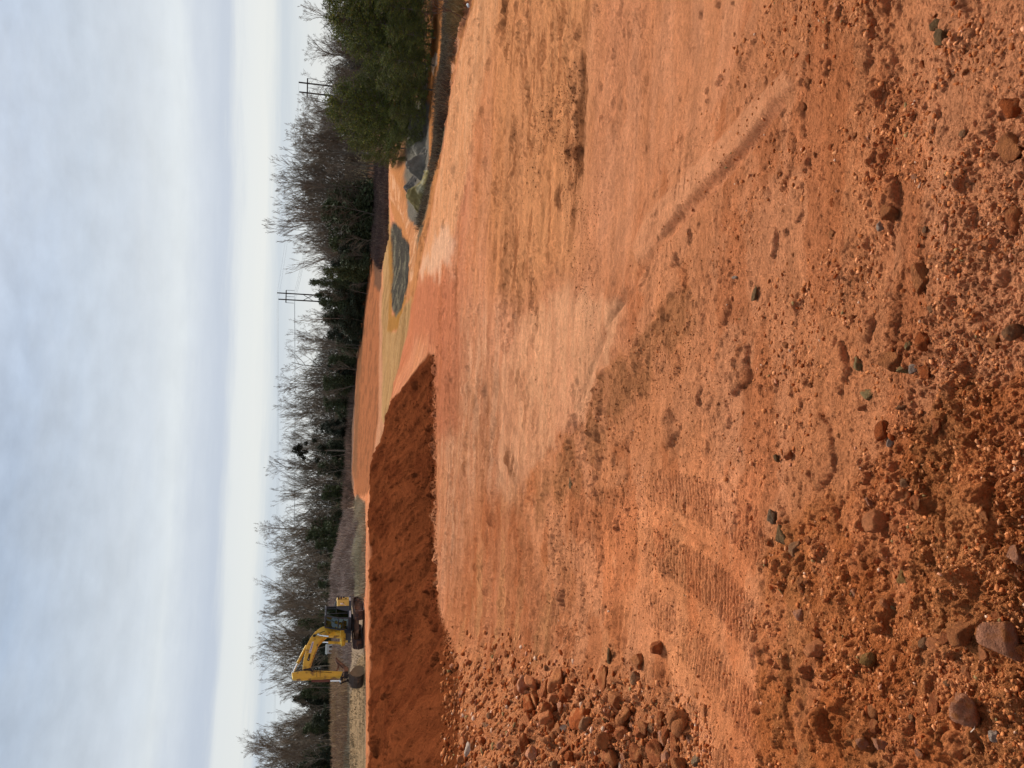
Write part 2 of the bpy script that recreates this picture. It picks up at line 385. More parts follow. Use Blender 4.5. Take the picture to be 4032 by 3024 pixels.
paint(SMOOTH, L3(208, 136, 96), .7)
paint(nzm(SMOOTH, .5, 1.6, 3, 61), L3(214, 146, 110), .5)
paint(LFLOOR, L3(200, 124, 84), .7)
paint(nzm(LFLOOR, .35, .7, 5, 62, -.05, .3), L3(212, 148, 100), .5)
paint(nzm(LFLOOR, .4, .9, 4, 63, .12, .35), L3(186, 108, 70), .8)
paint(TONGUE, L3(220, 154, 116), .7); paint(nzm(TONGUE, 1.0, 2.5, 3, 64), L3(228, 166, 126), .5)
PALE2 = zone([(1790, 1250), (1960, 1180), (2060, 1250), (1990, 1500), (2000, 1700), (2080, 1900), (1960, 1960), (1860, 1900), (1800, 2200), (1740, 2450), (1725, 2000), (1740, 1500)], .06, 1.0, 46, (10, 8))
paint(PALE2, L3(216, 150, 114), .55); paint(nzm(PALE2, .35, 1.8, 5, 464, -.1, .2), L3(228, 168, 132), .5); paint(nzm(PALE2, .3, 2.2, 5, 465, .05, .22), L3(176, 108, 76), .5)
ORB = zone([(1900, -600), (2320, -600), (2330, 0), (2300, 400), (2280, 1000), (2100, 1200), (1960, 1200), (1900, 900), (1930, 400)], .08, 1.0, 13, (14, 12))
paint(ORB, L3(216, 146, 98), .7)
# churned ruts with dark moist crumbs
RUT = zone([(2255, 100), (2310, 220), (2300, 480), (2290, 700), (2275, 920), (2235, 860), (2260, 560), (2255, 400), (2280, 260)], .035, 1.6, 14, (2, 2))
RUT += zone([(2070, 280), (2120, 290), (2118, 430), (2080, 460), (2062, 380)], .03, 2, 15, (2, 2)) + zone([(2005, 500), (2040, 520), (2045, 1400), (2110, 1700), (2080, 1710), (2010, 1400)], .04, 2, 16, (3, 2)) * .7
RUT += zone([(1950, -300), (1985, -200), (1990, 240), (1965, 260)], .03, 2, 17, (2, 2)) + zone([(2080, 1000), (2115, 1100), (2125, 1260), (2095, 1240), (2075, 1130)], .03, 2, 18, (2, 2))
RUT += zone([(1995, 1760), (2040, 1830), (2050, 1900), (2005, 1860)], .01, 2, 19, (2, 2))
RUTN = np.clip(RUT, 0, 1) * nz(.9, 3.2, 4, 65, -.10, .16)
paint(RUTN, L3(128, 76, 48), .72)
spots = nz(.8, 2.6, 4, 66, .22, .34) * far_fade * np.clip(ORB + LFLOOR * .6, 0, 1)
paint(spots, L3(150, 90, 58), .6)
paint(PALEROAD, L3(220, 152, 108), .85); paint(PALEROAD * streak2, L3(226, 166, 126), .5)
paint(REDR, L3(184, 106, 74), .7); paint(REDR * streak, L3(200, 124, 92), .5)
paint(PINKP, L3(226, 176, 146), .7)
paint(ROUGH, L3(190, 112, 72), .8); paint(nzm(ROUGH, .8, .8, 4, 67), L3(204, 128, 90), .55); paint(nzm(ROUGH, .7, 1.0, 4, 68, .12, .3), L3(176, 96, 58), .6)

paint(DARK, L3(160, 86, 50), .85); paint(nzm(DARK, 1.6, 1.6, 5, 70), L3(144, 70, 36), .6); paint(nzm(DARK, 1.2, 1.2, 4, 71, .1, .35), L3(180, 104, 70), .55)
paint(nzm(DARK, 1.1, 1.1, 4, 171, .2, .32), L3(150, 92, 58), .35)
EDGE = zone([(2330, 1500), (2440, 1400), (2560, 1300), (2700, 1150), (2760, 1250), (2600, 1480), (2450, 1620), (2400, 1780), (2300, 1930), (2200, 1980), (2060, 2100), (2040, 1920), (2150, 1850), (2210, 1730), (2290, 1670)], .04, 1.3, 45, (2, 2)) * ROUGH
paint(nzm(EDGE, .8, 1.2, 4, 479, -.25, .15), L3(150, 92, 58), .6)
paint(BAR, L3(210, 136, 98), .55); paint(BAR2, L3(204, 126, 88), .6)
paint(RUBBLE, L3(168, 96, 60), .7); paint(nzm(RUBBLE, 1.5, 1.5, 4, 72), L3(190, 122, 84), .4)
# bank of fresh fill
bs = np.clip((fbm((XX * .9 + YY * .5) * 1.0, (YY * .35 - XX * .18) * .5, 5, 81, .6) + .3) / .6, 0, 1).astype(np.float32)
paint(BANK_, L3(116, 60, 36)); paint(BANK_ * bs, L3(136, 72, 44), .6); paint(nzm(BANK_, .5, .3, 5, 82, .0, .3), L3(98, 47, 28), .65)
LIP = zone([(1446, 1838), (1458, 1838), (1456, 2700), (1456, 3750), (1440, 3750), (1440, 2700)], .003, 2, 20, (1, 1))
paint(LIP, L3(198, 122, 82), .8)
# right hand low ground
BEY = zone([(2010, -650), (1868, 0), (1798, 250), (1738, 620), (1688, 900), (1640, 1130), (1596, 1310), (1560, 1420), (1560, 1250), (1540, 640), (1500, 200), (1500, -650)], .004, 1, 21, (1, 1))
paint(BEY, L3(190, 126, 82))
LEDGE = zone([(1990, -650), (1862, 0), (1795, 250), (1742, 600), (1735, 580), (1750, 400), (1782, 240), (1780, 130), (1830, 60), (1850, 0), (1960, -650)], .006, 2, 22, (1, 1))
paint(LEDGE, L3(202, 142, 110), .9); paint(nzm(LEDGE, 1.5, .8, 4, 73, .0, .2), L3(160, 96, 66), .7)
DITCH = zone([(1830, -650), (1822, 40), (1800, 140), (1776, 250), (1776, 330), (1738, 600), (1700, 720), (1665, 900), (1640, 1000), (1622, 1080), (1615, 1060), (1640, 900), (1668, 760), (1700, 620), (1712, 480),
              (1732, 250), (1745, 100), (1752, 0), (1760, -650)], .006, 2, 23, (2, 2))
paint(DITCH, L3(112, 94, 76), .95); paint(nzm(DITCH, .5, .5, 4, 74), L3(132, 116, 92), .5)
TANS = zone([(1752, -650), (1745, 0), (1732, 250), (1712, 480), (1690, 640), (1670, 640), (1672, 460), (1686, 250), (1700, 0), (1700, -650)], .004, 2, 24, (1, 1))
paint(TANS, L3(184, 118, 70), .9)
PKC = zone([(1694, 255), (1712, 198), (1725, 215), (1722, 250), (1712, 265), (1705, 300), (1697, 280)], .002, 2, 25, None)
paint(PKC, L3(232, 190, 160))
PKC2 = zone([(1690, 180), (1700, 60), (1704, 60), (1694, 180)], .001, 2, 26, None); paint(PKC2, L3(226, 176, 130), .8)
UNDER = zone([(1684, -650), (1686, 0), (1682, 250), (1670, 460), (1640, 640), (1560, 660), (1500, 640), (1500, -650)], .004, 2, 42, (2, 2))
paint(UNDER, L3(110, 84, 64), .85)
GRV = zone([(1600, 420), (1690, 400), (1690, 600), (1690, 700), (1668, 860), (1640, 900), (1600, 860), (1590, 700), (1600, 560)], .006, 2, 27, (2, 2))
paint(GRV, L3(112, 108, 100), .95)
BERM = zone([(1530, 620), (1545, 640), (1580, 760), (1606, 860), (1650, 905), (1640, 1000), (1622, 1110), (1600, 1160), (1590, 1280), (1560, 1420), (1575, 1280), (1612, 1180), (1616, 960), (1590, 880), (1530, 760)], .004, 2, 28, (1, 1))
paint(BERM, L3(204, 140, 98), .9); paint(nzm(BERM, .3, 1.0, 4, 75), L3(176, 112, 74), .6); paint(nzm(BERM, .9, .3, 4, 375, .1, .25), L3(226, 176, 140), .5)
BASIN = zone([(1613, 960), (1545, 870), (1538, 930), (1548, 1060), (1540, 1150), (1557, 1246), (1600, 1160), (1613, 1060)], .004, 2, 29, (1, 1))
BROWN = zone([(1535, 880), (1530, 1000), (1528, 1300), (1560, 1300), (1606, 1170), (1545, 1240), (1545, 900)], .004, 2, 30, (1, 1))
TANF = zone([(1505, 1000), (1532, 800), (1536, 1000), (1528, 1300), (1562, 1300), (1620, 1165), (1600, 1330), (1570, 1450), (1520, 1640), (1478, 1760), (1496, 1640), (1500, 1300)], .005, 2, 31, (1, 1))
paint(TANF, L3(170, 130, 88), .95); paint(nzm(TANF, .2, .5, 4, 76), L3(186, 146, 104), .5); paint(nzm(TANF, .15, .7, 5, 376, .0, .25), L3(140, 106, 72), .6)
paint(BROWN, L3(158, 112, 58), .9)
paint(BASIN, L3(80, 74, 68), 1.0); paint(nzm(BASIN, .35, .25, 4, 77, .1, .25), L3(136, 126, 106), .6); paint(nzm(BASIN, 1.2, .8, 3, 277, .1, .2), L3(66, 60, 56), .5)
REDF = zone([(1502, 1300), (1500, 1650), (1475, 1800), (1440, 1950), (1400, 1960), (1390, 1850), (1402, 1500), (1424, 1250), (1455, 1000), (1470, 960), (1502, 1080)], .006, 2, 32, (1, 1))
FARG = zone([(1530, -650), (1530, 700), (1530, 800), (1505, 1000), (1502, 1080), (1470, 960), (1424, 1250), (1402, 1500), (1390, 1850), (1360, 2040), (1330, 2000), (1350, 1500), (1400, 1200), (1430, 900), (1440, 0), (1440, -650)], .004, 2, 33, (1, 1))
paint(FARG, L3(104, 86, 76), .9)
paint(REDF, L3(154, 96, 66), .95); paint(nzm(REDF, .12, .12, 4, 78), L3(168, 104, 72), .5); paint(nzm(REDF, .5, .25, 4, 178, .0, .3), L3(126, 82, 58), .6)
REDB = zone([(1424, 1250), (1438, 1250), (1416, 1500), (1404, 1900), (1390, 1850), (1402, 1500)], .004, 2, 43, (1, 1)); paint(REDB, L3(120, 86, 64), .7)
REDW = zone([(1480, 960), (1500, 1040), (1500, 1150), (1476, 1120), (1468, 1020)], .006, 2, 44, (1, 1)); paint(REDW, L3(96, 74, 62), .8)
PKL = zone([(1503, 1140), (1504, 1300), (1503, 1650), (1480, 1790), (1472, 1780), (1490, 1650), (1494, 1300), (1497, 1140)], .003, 2, 34, (1, 1)); paint(PKL, L3(206, 150, 118), .6)
LFAR = zone([(1439, 1980), (1441, 2100), (1441, 2700), (1440, 3750), (1290, 3750), (1290, 3000), (1290, 2700), (1290, 2400), (1300, 2200), (1340, 2040), (1400, 1960)], .004, 2, 35, (1, 1))
paint(LFAR, L3(150, 132, 114), .95)
LTAN = zone([(1440, 2560), (1440, 3750), (1375, 3750), (1378, 3000), (1378, 2760), (1410, 2600)], .004, 2, 36, (1, 1)); paint(LTAN, L3(160, 132, 102), .9); paint(nzm(LTAN, .25, .6, 4, 276, -.1, .2), L3(128, 106, 84), .6)
TRK = zone([(2440, 1950), (2700, 1800), (2990, 1830), (3000, 2300), (2990, 3024), (3000, 3700), (2760, 3700), (2760, 2900), (2560, 2500), (2300, 2300)], .05, 1, 40, (6, 6)) * (1 - DARK) * (1 - RUBBLE * .6)
ro_ = (np.clip(ROUGH, 0, 1) * (1 - DARK))[..., None]; lf_ = (LFLOOR * (1 - ROUGH) * (1 - BANK_))[..., None]
C *= 1 + ro_ * np.array([.14, .30, .40], np.float32) + DARK[..., None] * np.array([.50, .80, .82], np.float32) + lf_ * np.array([-.14, -.14, -.14], np.float32) + (TRK * .24)[..., None]
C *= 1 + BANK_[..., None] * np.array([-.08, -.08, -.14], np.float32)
# distance all round
back = np.clip((DD - 190) / 20, 0, 1).astype(np.float32); paint(back, L3(92, 82, 66))

# ---------------------------------------------------------------- relief
Zd = np.zeros_like(Z0)
spc = np.maximum(.00125 * DD, np.gradient(ds)[:, None] * np.ones_like(Z0))
core = (np.abs(AZ) <= AZM + .01)
def relief(cell, prob, w, s, flat=.7, tint=.12, kk=.25):
    """add lumps of one size where the mask says so"""
    global Zd, C
    a = np.clip(w * 1.4, 0, 1) * np.clip((cell * kk - spc) / (cell * kk * .4), 0, 1)
    rows = np.where((a > .01).any(1))[0]
    if not len(rows): return
    r0, r1 = rows[0], rows[-1] + 1
    g = (a[r0:r1] > .01) & core[r0:r1]
    x, y = XX[r0:r1][g], YY[r0:r1][g]
    q = .35 * cell
    flat = flat * 1.5
    h, k = domes(x + q * fbm(x / cell * 1.3, y / cell * 1.3, 2, s + 50), y + q * fbm(x / cell * 1.3 + 40, y / cell * 1.3, 2, s + 60), cell, prob, s, flat)
    ag = a[r0:r1][g]
    Zd[r0:r1][g] += h * ag
    f = np.where(h > 0, 1 + (k - .45) * tint * 2, 1.0) * ag + (1 - ag)
    C[r0:r1][g] *= f[:, None].astype(np.float32)
notbar = 1 - np.clip(BAR + BAR2 * .7, 0, 1)
patch = nz(.55, .55, 4, 90, -.25, .2); patch2 = nz(1.3, 1.3, 4, 91, -.2, .2)
RG = ROUGH * notbar * (1 - .55 * LFLOOR * (1 - RUBBLE))
nearf = np.clip((12 - DD) / 6, 0, 1)
Zd += fbm(XX * .35, YY * .35, 4, 92) * .10 * far_fade * (1 - nearf * .3)
Zd += fbm(XX * 1.4, YY * 1.4, 4, 93, .6) * (.035 + .03 * DARK + .03 * RUBBLE) * RG
Zd += fbm(XX * 6, YY * 6, 5, 94, .65) * (.03 + .03 * DARK) * np.clip(RG + .25, 0, 1) * np.clip((16 - DD) / 6, 0, 1)
Zd += (fbm(XW * .22, YW * 1.9, 5, 41, .62)) * .07 * far_fade * (1 - ROUGH * .8) * (1 - TONGUE * .7) * (1 - SMOOTH * .6) * np.clip((DD - 4) / 5, 0, 1)
gx, gy = XW * .8 + .25 * fbm(XX * 1.5, YY * 1.5, 2, 131), YW * 3.4
gr = np.clip(1 - np.abs(fbm(gx, gy, 3, 133, .6)) / .035, 0, 1) * np.clip((46 - DD) / 12, 0, 1) * np.clip((DD - 9) / 5, 0, 1) * (1 - BANK_) * nz(.35, .8, 3, 134, -.15, .2)
Zd -= gr * .085 * (1 - .75 * TONGUE) * (1 - .6 * SMOOTH)
Zd -= RUTN * .07 * nz(2.0, 5, 3, 95, -.2, .2)
# growser strips pressed into the left floor by the tracks
ang = -.10 + .10 * fbm(XX * .25, YY * .12, 2, 96)
yr = YY * np.cos(ang) + XX * np.sin(ang) + .05 * fbm(XX * 1.2, YY * 1.2, 3, 97)
stripm = np.clip(np.sin(XX * 2 * math.pi / .95 + 1.5 * fbm(XX * .2, YY * .3, 2, 98)) * 3 + 1.6, 0, 1)
per = .105
rip = np.abs(np.sin(yr * math.pi / per)) ** .8
Zd += (rip - .6) * .06 * TRK * stripm * np.clip((13.5 - DD) / 2, 0, 1) * (.4 + .6 * nz(1.2, 1.2, 3, 99, -.3, .1))
C *= (1 + .10 * (rip - .5) * TRK * stripm * np.clip((13.5 - DD) / 2, 0, 1))[..., None].astype(np.float32)
yr2 = YY + .12 * XX + .12 * fbm(XX * .4, YY * .8, 3, 197)
rip2 = np.abs(np.sin(yr2 * math.pi / .34))
Zd += (rip2 - .6) * .075 * LFLOOR * (1 - TRK) * (1 - RUBBLE) * np.clip((26 - DD) / 6, 0, 1) * nz(.6, .9, 3, 198, -.2, .2)
Zd += fbm(XX * 5, YY * 5, 3, 199) * .02 * LFLOOR * (1 - RUBBLE) * np.clip((24 - DD) / 6, 0, 1)
Zd += BAR * .055 - BAR2 * .10
relief(.62, .10, RG * (.35 + .4 * DARK + .8 * RUBBLE) * patch * (DD > 4.0), 300, .55)
relief(.30, .22 , RG * (.35 + .5 * DARK + .8 * RUBBLE) * (.4 + .6 * patch), 310, .6)
relief(.30, .85, RUBBLE * .9, 315, .7, .22, .45)
relief(.13, .55, RG * (.45 + .75 * DARK + .4 * RUBBLE) * (.3 + .7 * patch2), 320, .65)
relief(.055, .8, RG * (.65 + .3 * DARK) * (.45 + .55 * patch2), 330, .75)
relief(.026, .85, RG * (.8 + .2 * DARK) * (.55 + .45 * patch2), 340, .8)
relief(.05, .10, SMOOTH * (1 - ROUGH), 345, .8)
relief(.16, .05, SMOOTH * (1 - ROUGH) * .8, 346, .8, -.3)
relief(.55, .5, np.clip(RUTN * 1.2, 0, 1) * (1 - BEY), 350, .35, .2, .6)
bankw = np.clip(BANK_ * 1.0, 0, 1)
Zd += fbm(XX * .5, YY * .5, 5, 360, .6) * .16 * bankw + (bs - .5) * .22 * bankw
relief(.9, .25, nzm(bankw, .25, .25, 3, 361, -.1, .2), 362, .3, .25, .6)
relief(.42, .5, bankw * (.5 + .5 * nz(.4, .4, 3, 363)), 364, .24, .15, .8)
midw = np.clip((DD - 10) / 6, 0, 1) * np.clip((60 - DD) / 15, 0, 1) * (1 - BANK_) * (1 - .55 * TONGUE) * (1 - .5 * SMOOTH)
Zd += fbm(XX * 2.6, YY * 2.6, 4, 471, .8) * .12 * midw * (.35 + .65 * nz(.4, .6, 3, 472, -.2, .25))
Zd += fbm(XX * 10, YY * 10, 4, 473, .8) * .022 * np.clip((13 - DD) / 5, 0, 1) * (.4 + .6 * np.clip(RG, 0, 1))
cl_ = nz(.30, .55, 4, 474, -.05, .22) * midw
relief(.26, .5, EDGE * .6, 476, .2, .15, .8); relief(.13, .7, EDGE * .7, 478, .36, .2, .8)
relief(.6, .30, cl_, 480, .26, .2, .9); relief(.28, .5, cl_, 484, .32, .2, .9); relief(.13, .5, cl_ * np.clip((22 - DD) / 6, 0, 1), 488, .4, .2, .6)
toeb = zone([(1700, 1420), (1722, 1420), (1722, 2400), (1770, 2540), (1740, 2560), (1690, 2400), (1690, 1700)], .006, 2, 41, (1, 1))
relief(.6, .9, toeb, 366, .45, .3, .6); paint(nzm(toeb, 1, 1, 3, 367), L3(120, 60, 36), .6)
relief(1.2, .6, LEDGE, 370, .35, .2, .6); relief(.7, .4, BEY * (1 - LEDGE) * .6, 372, .3, .15, .6)
Zd += fbm(XX * .15, YY * .15, 4, 373) * .25 * np.clip((DD - 60) / 30, 0, 1) * (1 - REDF)
Zd += fbm(XX * .9, YY * .9, 4, 501, .8) * .14 * np.clip((DD - 55) / 20, 0, 1) * np.clip((185 - DD) / 20, 0, 1)
Zfull = Z0 + Zd
Zc = Zfull

# dust speckle
C *= (1 + .10 * fbm(XX * 9, YY * 9, 3, 380) * np.clip((14 - DD) / 6, 0, 1) + .10 * fbm(XX * 1.1, YY * 1.9, 4, 381))[..., None].astype(np.float32)
C = np.clip(C, .005, .9)

# long ruts and scrape lines left by the machines
for pts_, w_ in (([(1820, 1200), (1845, 1500), (1905, 1750), (1990, 1920)], 4), ([(1880, 1250), (1902, 1500), (1962, 1700), (2050, 1850)], 4), ([(1945, 1300), (1962, 1520), (2030, 1700), (2098, 1800)], 5),
                 ([(1905, -200), (1895, 400), (1880, 1000)], 3), ([(1936, -200), (1925, 300), (1905, 1000)], 3), ([(1966, -200), (1950, 300), (1925, 900)], 4), ([(1992, -100), (1975, 500), (1945, 1150)], 4), ([(2020, 100), (2005, 600), (1975, 1200)], 4),
                 ([(1800, 900), (1795, 1300), (1800, 1700), (1830, 2000)], 3), ([(2300, 250), (2285, 700), (2240, 1000)], 6), ([(2613, 2050), (2740, 2140), (2880, 2225)], 8), ([(2470, 1120), (2380, 1330), (2290, 1560)], 8), ([(2700, 830), (2600, 960), (2520, 1080), (2420, 1250)], 6),
                 ([(2170, 400), (2150, 700), (2120, 1000)], 4), ([(2420, 100), (2440, 400), (2400, 900)], 3), ([(1770, 1450), (1775, 1900), (1800, 2300)], 3), ([(2890, 1040), (2700, 1130), (2560, 1240)], 7)):
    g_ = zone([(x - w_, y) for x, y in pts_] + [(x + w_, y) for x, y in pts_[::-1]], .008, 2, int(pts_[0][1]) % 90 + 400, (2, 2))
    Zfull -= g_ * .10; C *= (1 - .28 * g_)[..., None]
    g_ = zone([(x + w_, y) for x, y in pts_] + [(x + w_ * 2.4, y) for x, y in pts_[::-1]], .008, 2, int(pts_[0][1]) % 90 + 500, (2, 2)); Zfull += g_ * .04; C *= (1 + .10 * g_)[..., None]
# soil material
def soil_mat(name, bdist=.02):
    mt = bpy.data.materials.new(name); mt.use_nodes = True; t = mt.node_tree; b = t.nodes['Principled BSDF']
    b.inputs['Roughness'].default_value = .95; b.inputs['Specular IOR Level'].default_value = 0.0
    c = t.nodes.new('ShaderNodeTexCoord'); at = t.nodes.new('ShaderNodeVertexColor'); at.layer_name = 'tint'
    def ns(sc, det, mapping=None, rough=.65):
        n = t.nodes.new('ShaderNodeTexNoise'); n.inputs['Scale'].default_value = sc; n.inputs['Detail'].default_value = det; n.inputs['Roughness'].default_value = rough
        if mapping:
            mp = t.nodes.new('ShaderNodeMapping'); mp.inputs['Scale'].default_value = mapping; t.links.new(c.outputs['Object'], mp.inputs[0]); t.links.new(mp.outputs[0], n.inputs[0])
        else: t.links.new(c.outputs['Object'], n.inputs[0])
        return n.outputs[0]
    def mr(s, a, b_, lo, hi_):
        n = t.nodes.new('ShaderNodeMapRange'); n.inputs[1].default_value = a; n.inputs[2].default_value = b_; n.inputs[3].default_value = lo; n.inputs[4].default_value = hi_
        t.links.new(s, n.inputs[0]); return n.outputs[0]
    def mul(a, b_):
        n = t.nodes.new('ShaderNodeMath'); n.operation = 'MULTIPLY'; t.links.new(a, n.inputs[0]); t.links.new(b_, n.inputs[1]); return n.outputs[0]
    f = mul(mul(mr(ns(55, 8), .3, .7, .80, 1.20), mr(ns(11.0, 6), .3, .7, .84, 1.16)), mr(ns(1.9, 7, None, .75), .3, .7, .84, 1.16))
    f = mul(f, mr(ns(2.6, 7, (.16, 1.0, .6), .7), .3, .7, .84, 1.14))
    v = t.nodes.new('ShaderNodeVectorMath'); v.operation = 'SCALE'; t.links.new(at.outputs[0], v.inputs[0]); t.links.new(f, v.inputs['Scale'])
    # pale and pink grit
    g = mr(ns(38, 3), .73, .76, 0, .55)
    mx = t.nodes.new('ShaderNodeMix'); mx.data_type = 'RGBA'; mx.inputs[7].default_value = lin(226, 186, 160, .8)
    t.links.new(g, mx.inputs[0]); t.links.new(v.outputs[0], mx.inputs[6]); t.links.new(mx.outputs[2], b.inputs['Base Color'])
    b1 = t.nodes.new('ShaderNodeBump'); b1.inputs['Distance'].default_value = bdist; t.links.new(ns(60, 9, None, .72), b1.inputs['Height'])
    b2 = t.nodes.new('ShaderNodeBump'); b2.inputs['Distance'].default_value = bdist * 4; t.links.new(ns(12, 7, None, .75), b2.inputs['Height'])
    b3 = t.nodes.new('ShaderNodeBump'); b3.inputs['Distance'].default_value = bdist * 12; t.links.new(ns(2.4, 4, None, .8), b3.inputs['Height']); b4 = t.nodes.new('ShaderNodeBump'); b4.inputs['Distance'].default_value = bdist * 12; t.links.new(ns(3.4, 6, (.14, 1.0, .5), .72), b4.inputs['Height']); t.links.new(b3.outputs[0], b4.inputs['Normal']); t.links.new(b4.outputs[0], b1.inputs['Normal'])
    t.links.new(b1.outputs[0], b2.inputs['Normal']); t.links.new(b2.outputs[0], b.inputs['Normal'])
    return mt
M_soil = soil_mat('soil', .018)

# build: the grid cut into its named grounds
co = np.stack([XX, YY, Zfull], -1).reshape(-1, 3); cc = C.reshape(-1, 3)
i, j = np.meshgrid(np.arange(ND - 1), np.arange(NA), indexing='ij'); jn = (j + 1) % NA
quads = np.stack([i * NA + j, i * NA + jn, (i + 1) * NA + jn, (i + 1) * NA + j], -1).reshape(-1, 4)
def cellmask(M): return (M[:-1, :] > .5).reshape(-1)
cls = np.zeros(len(quads), int)
cls[cellmask(np.broadcast_to(DD > 60, DD.shape).astype(float))] = 3
cls[cellmask(BEY)] = 2; cls[cellmask(FARG + REDF + LFAR + TANF + LTAN)] = 3
cls[cellmask(BASIN)] = 4; cls[cellmask(BANK_)] = 1
for k, nm in ((0, 'ground'), (1, 'embankment'), (2, 'graded_slope'), (3, 'field'), (4, 'gravel_basin')):
    q = quads[cls == k]; u, inv = np.unique(q, return_inverse=True)
    tag(link(nm, np_mesh(nm, co[u], inv.reshape(-1, 4), True, cc[u]), M_soil), kind='structure')
cap = np.concatenate([[[0, 0, -1.65]], co[:NA]]); cf = np.array([[0, a + 1, (a + 1) % NA + 1] for a in range(NA)])
tag(link('ground', np_mesh('ground_cap', cap, cf, True, np.tile(cc[:1], (NA + 1, 1))), M_soil), kind='structure')
# ---------------------------------------------------------------- small builders
class MB:
    """collects simple solids into one mesh"""
    def __init__(s): s.v = []; s.f = []
    def add(s, vs, fs, M=None):
        n = len(s.v); s.v += [tuple(M @ Vector(v)) if M else tuple(v) for v in vs]; s.f += [tuple(i + n for i in f) for f in fs]
    def box(s, x0, x1, y0, y1, z0, z1, M=None):
        s.add([(x, y, z_) for x in (x0, x1) for y in (y0, y1) for z_ in (z0, z1)],
              [(0, 1, 3, 2), (4, 6, 7, 5), (0, 4, 5, 1), (2, 3, 7, 6), (0, 2, 6, 4), (1, 5, 7, 3)], M)
    def prism(s, poly, y0, y1, M=None, inset=0.0):
        """outline in (x, z), thickness along y"""
        n = len(poly)
        s.add([(p[0], y0, p[1]) for p in poly] + [(p[0], y1, p[1]) for p in poly],
              [tuple(range(n))[::-1], tuple(range(n, 2 * n))] + [(i, (i + 1) % n, (i + 1) % n + n, i + n) for i in range(n)], M)
    def tube(s, p0, p1, r0, r1=None, n=10, cap=True, M=None):
        p0, p1 = Vector(p0), Vector(p1); r1 = r0 if r1 is None else r1
        d = (p1 - p0).normalized(); a = d.orthogonal().normalized(); b = d.cross(a)
        vs = [p0 + (a * math.cos(t) + b * math.sin(t)) * r0 for t in (6.28319 * k / n for k in range(n))] + \
             [p1 + (a * math.cos(t) + b * math.sin(t)) * r1 for t in (6.28319 * k / n for k in range(n))]
        fs = [(i, (i + 1) % n, (i + 1) % n + n, i + n) for i in range(n)]
        if cap: fs += [tuple(range(n))[::-1], tuple(range(n, 2 * n))]
        s.add(vs, fs, M)
    def build(s, name, mat, parent=None, bevel=0.0, smooth=False):
        me = bpy.data.meshes.new(name); me.from_pydata(s.v, [], s.f); me.update()
        if smooth:
            for p in me.polygons: p.use_smooth = True
        o = link(name, me, mat, parent)
        if bevel:
            b = o.modifiers.new('bevel', 'BEVEL'); b.width = bevel; b.segments = 2; b.limit_method = 'ANGLE'; b.angle_limit = R(40)
        return o
def at(px, py, d=None):
    """ground point under a picture point, or the ground at distance d in that direction"""
    if d is None: a, d = hit(px, py)
    else: a = az_of(py, px)
    x, y = d * math.sin(a), d * math.cos(a)
    return Vector((x, y, zworld(x, y)))
def top_z(px, py, d):
    r = ray(px, py); return d * r[2] / math.hypot(r[0], r[1])

# ---------------------------------------------------------------- stones and clods
def ico(sub):
    import bmesh
    b = bmesh.new(); bmesh.ops.create_icosphere(b, subdivisions=sub, radius=1.0)
    V = np.array([v.co[:] for v in b.verts]); F = np.array([[v.index for v in f.verts] for f in b.faces]); b.free(); return V, F
IV2, IF2 = ico(4); IV1, IF1 = ico(1)
def rock_shape(seed, cuts=9, rough=.09, V=IV2):
    r = np.random.default_rng(seed); n = r.normal(size=(cuts, 3)); n /= np.linalg.norm(n, axis=1)[:, None]
    d = r.uniform(.34, .80, cuts); s = np.minimum(1, np.min(np.where((V @ n.T) > .05, d / np.maximum(V @ n.T, .05), 9), 1))
    P_ = V * s[:, None]
    k = 1 + rough * (fbm(P_[:, 0] * 3 + seed, P_[:, 1] * 3 + P_[:, 2] * 2.1, 5, seed, .62) + .7 * fbm(P_[:, 2] * 9 + seed, P_[:, 1] * 7 - P_[:, 0] * 8, 4, seed + 3, .65))
    return P_ * k[:, None]
def stone_mat(name, col, vary=.3, dirt=None, rough=.9):
    return mat_basic(name, col, rough, 0, vary, 2.2, .10, 9.0, spec=.1, dirt=dirt or (soilc, 1.7, .54))
soilc = lin(206, 130, 78, .9)
SM = {
    'brown': stone_mat('brown clod', lin(182, 112, 68, .95), dirt=(soilc, 1.5, .46)),
    'redbrown': stone_mat('red brown clod', lin(176, 98, 56, .95), dirt=(soilc, 1.4, .48)),
    'rust': stone_mat('rust clod', lin(180, 92, 44, .9)),
    'orange': stone_mat('orange clod', lin(212, 132, 84, .95)),
    'pink': stone_mat('pinkish clod', lin(206, 140, 106, .95), dirt=(soilc, 1.6, .48)),
    'green': stone_mat('greenish stone', lin(166, 140, 94, .95), .22),
    'olive': stone_mat('olive stone', lin(160, 118, 66, .95), .25, dirt=(soilc, 1.6, .55)),
    'grey': stone_mat('grey stone', lin(152, 122, 92, .9), .3, dirt=(soilc, 1.8, .58)),
    'dark': stone_mat('dark chunk', lin(128, 98, 64, .9), .45, dirt=(soilc, 1.8, .6)),
    'white': stone_mat('pale stone', lin(226, 196, 172, .7), .2, dirt=(soilc, 1.8, .62)),
    'tan': stone_mat('tan stone', lin(196, 140, 98, .62), .25),
}
ROCKME = {}
def rock_mesh(kind, seed):
    k = (kind, seed)
    if k not in ROCKME:
        me = np_mesh('stone', rock_shape(seed), IF2, False); me.materials.append(SM[kind])
        for p in me.polygons: p.use_smooth = True
        ROCKME[k] = me
    return ROCKME[k]
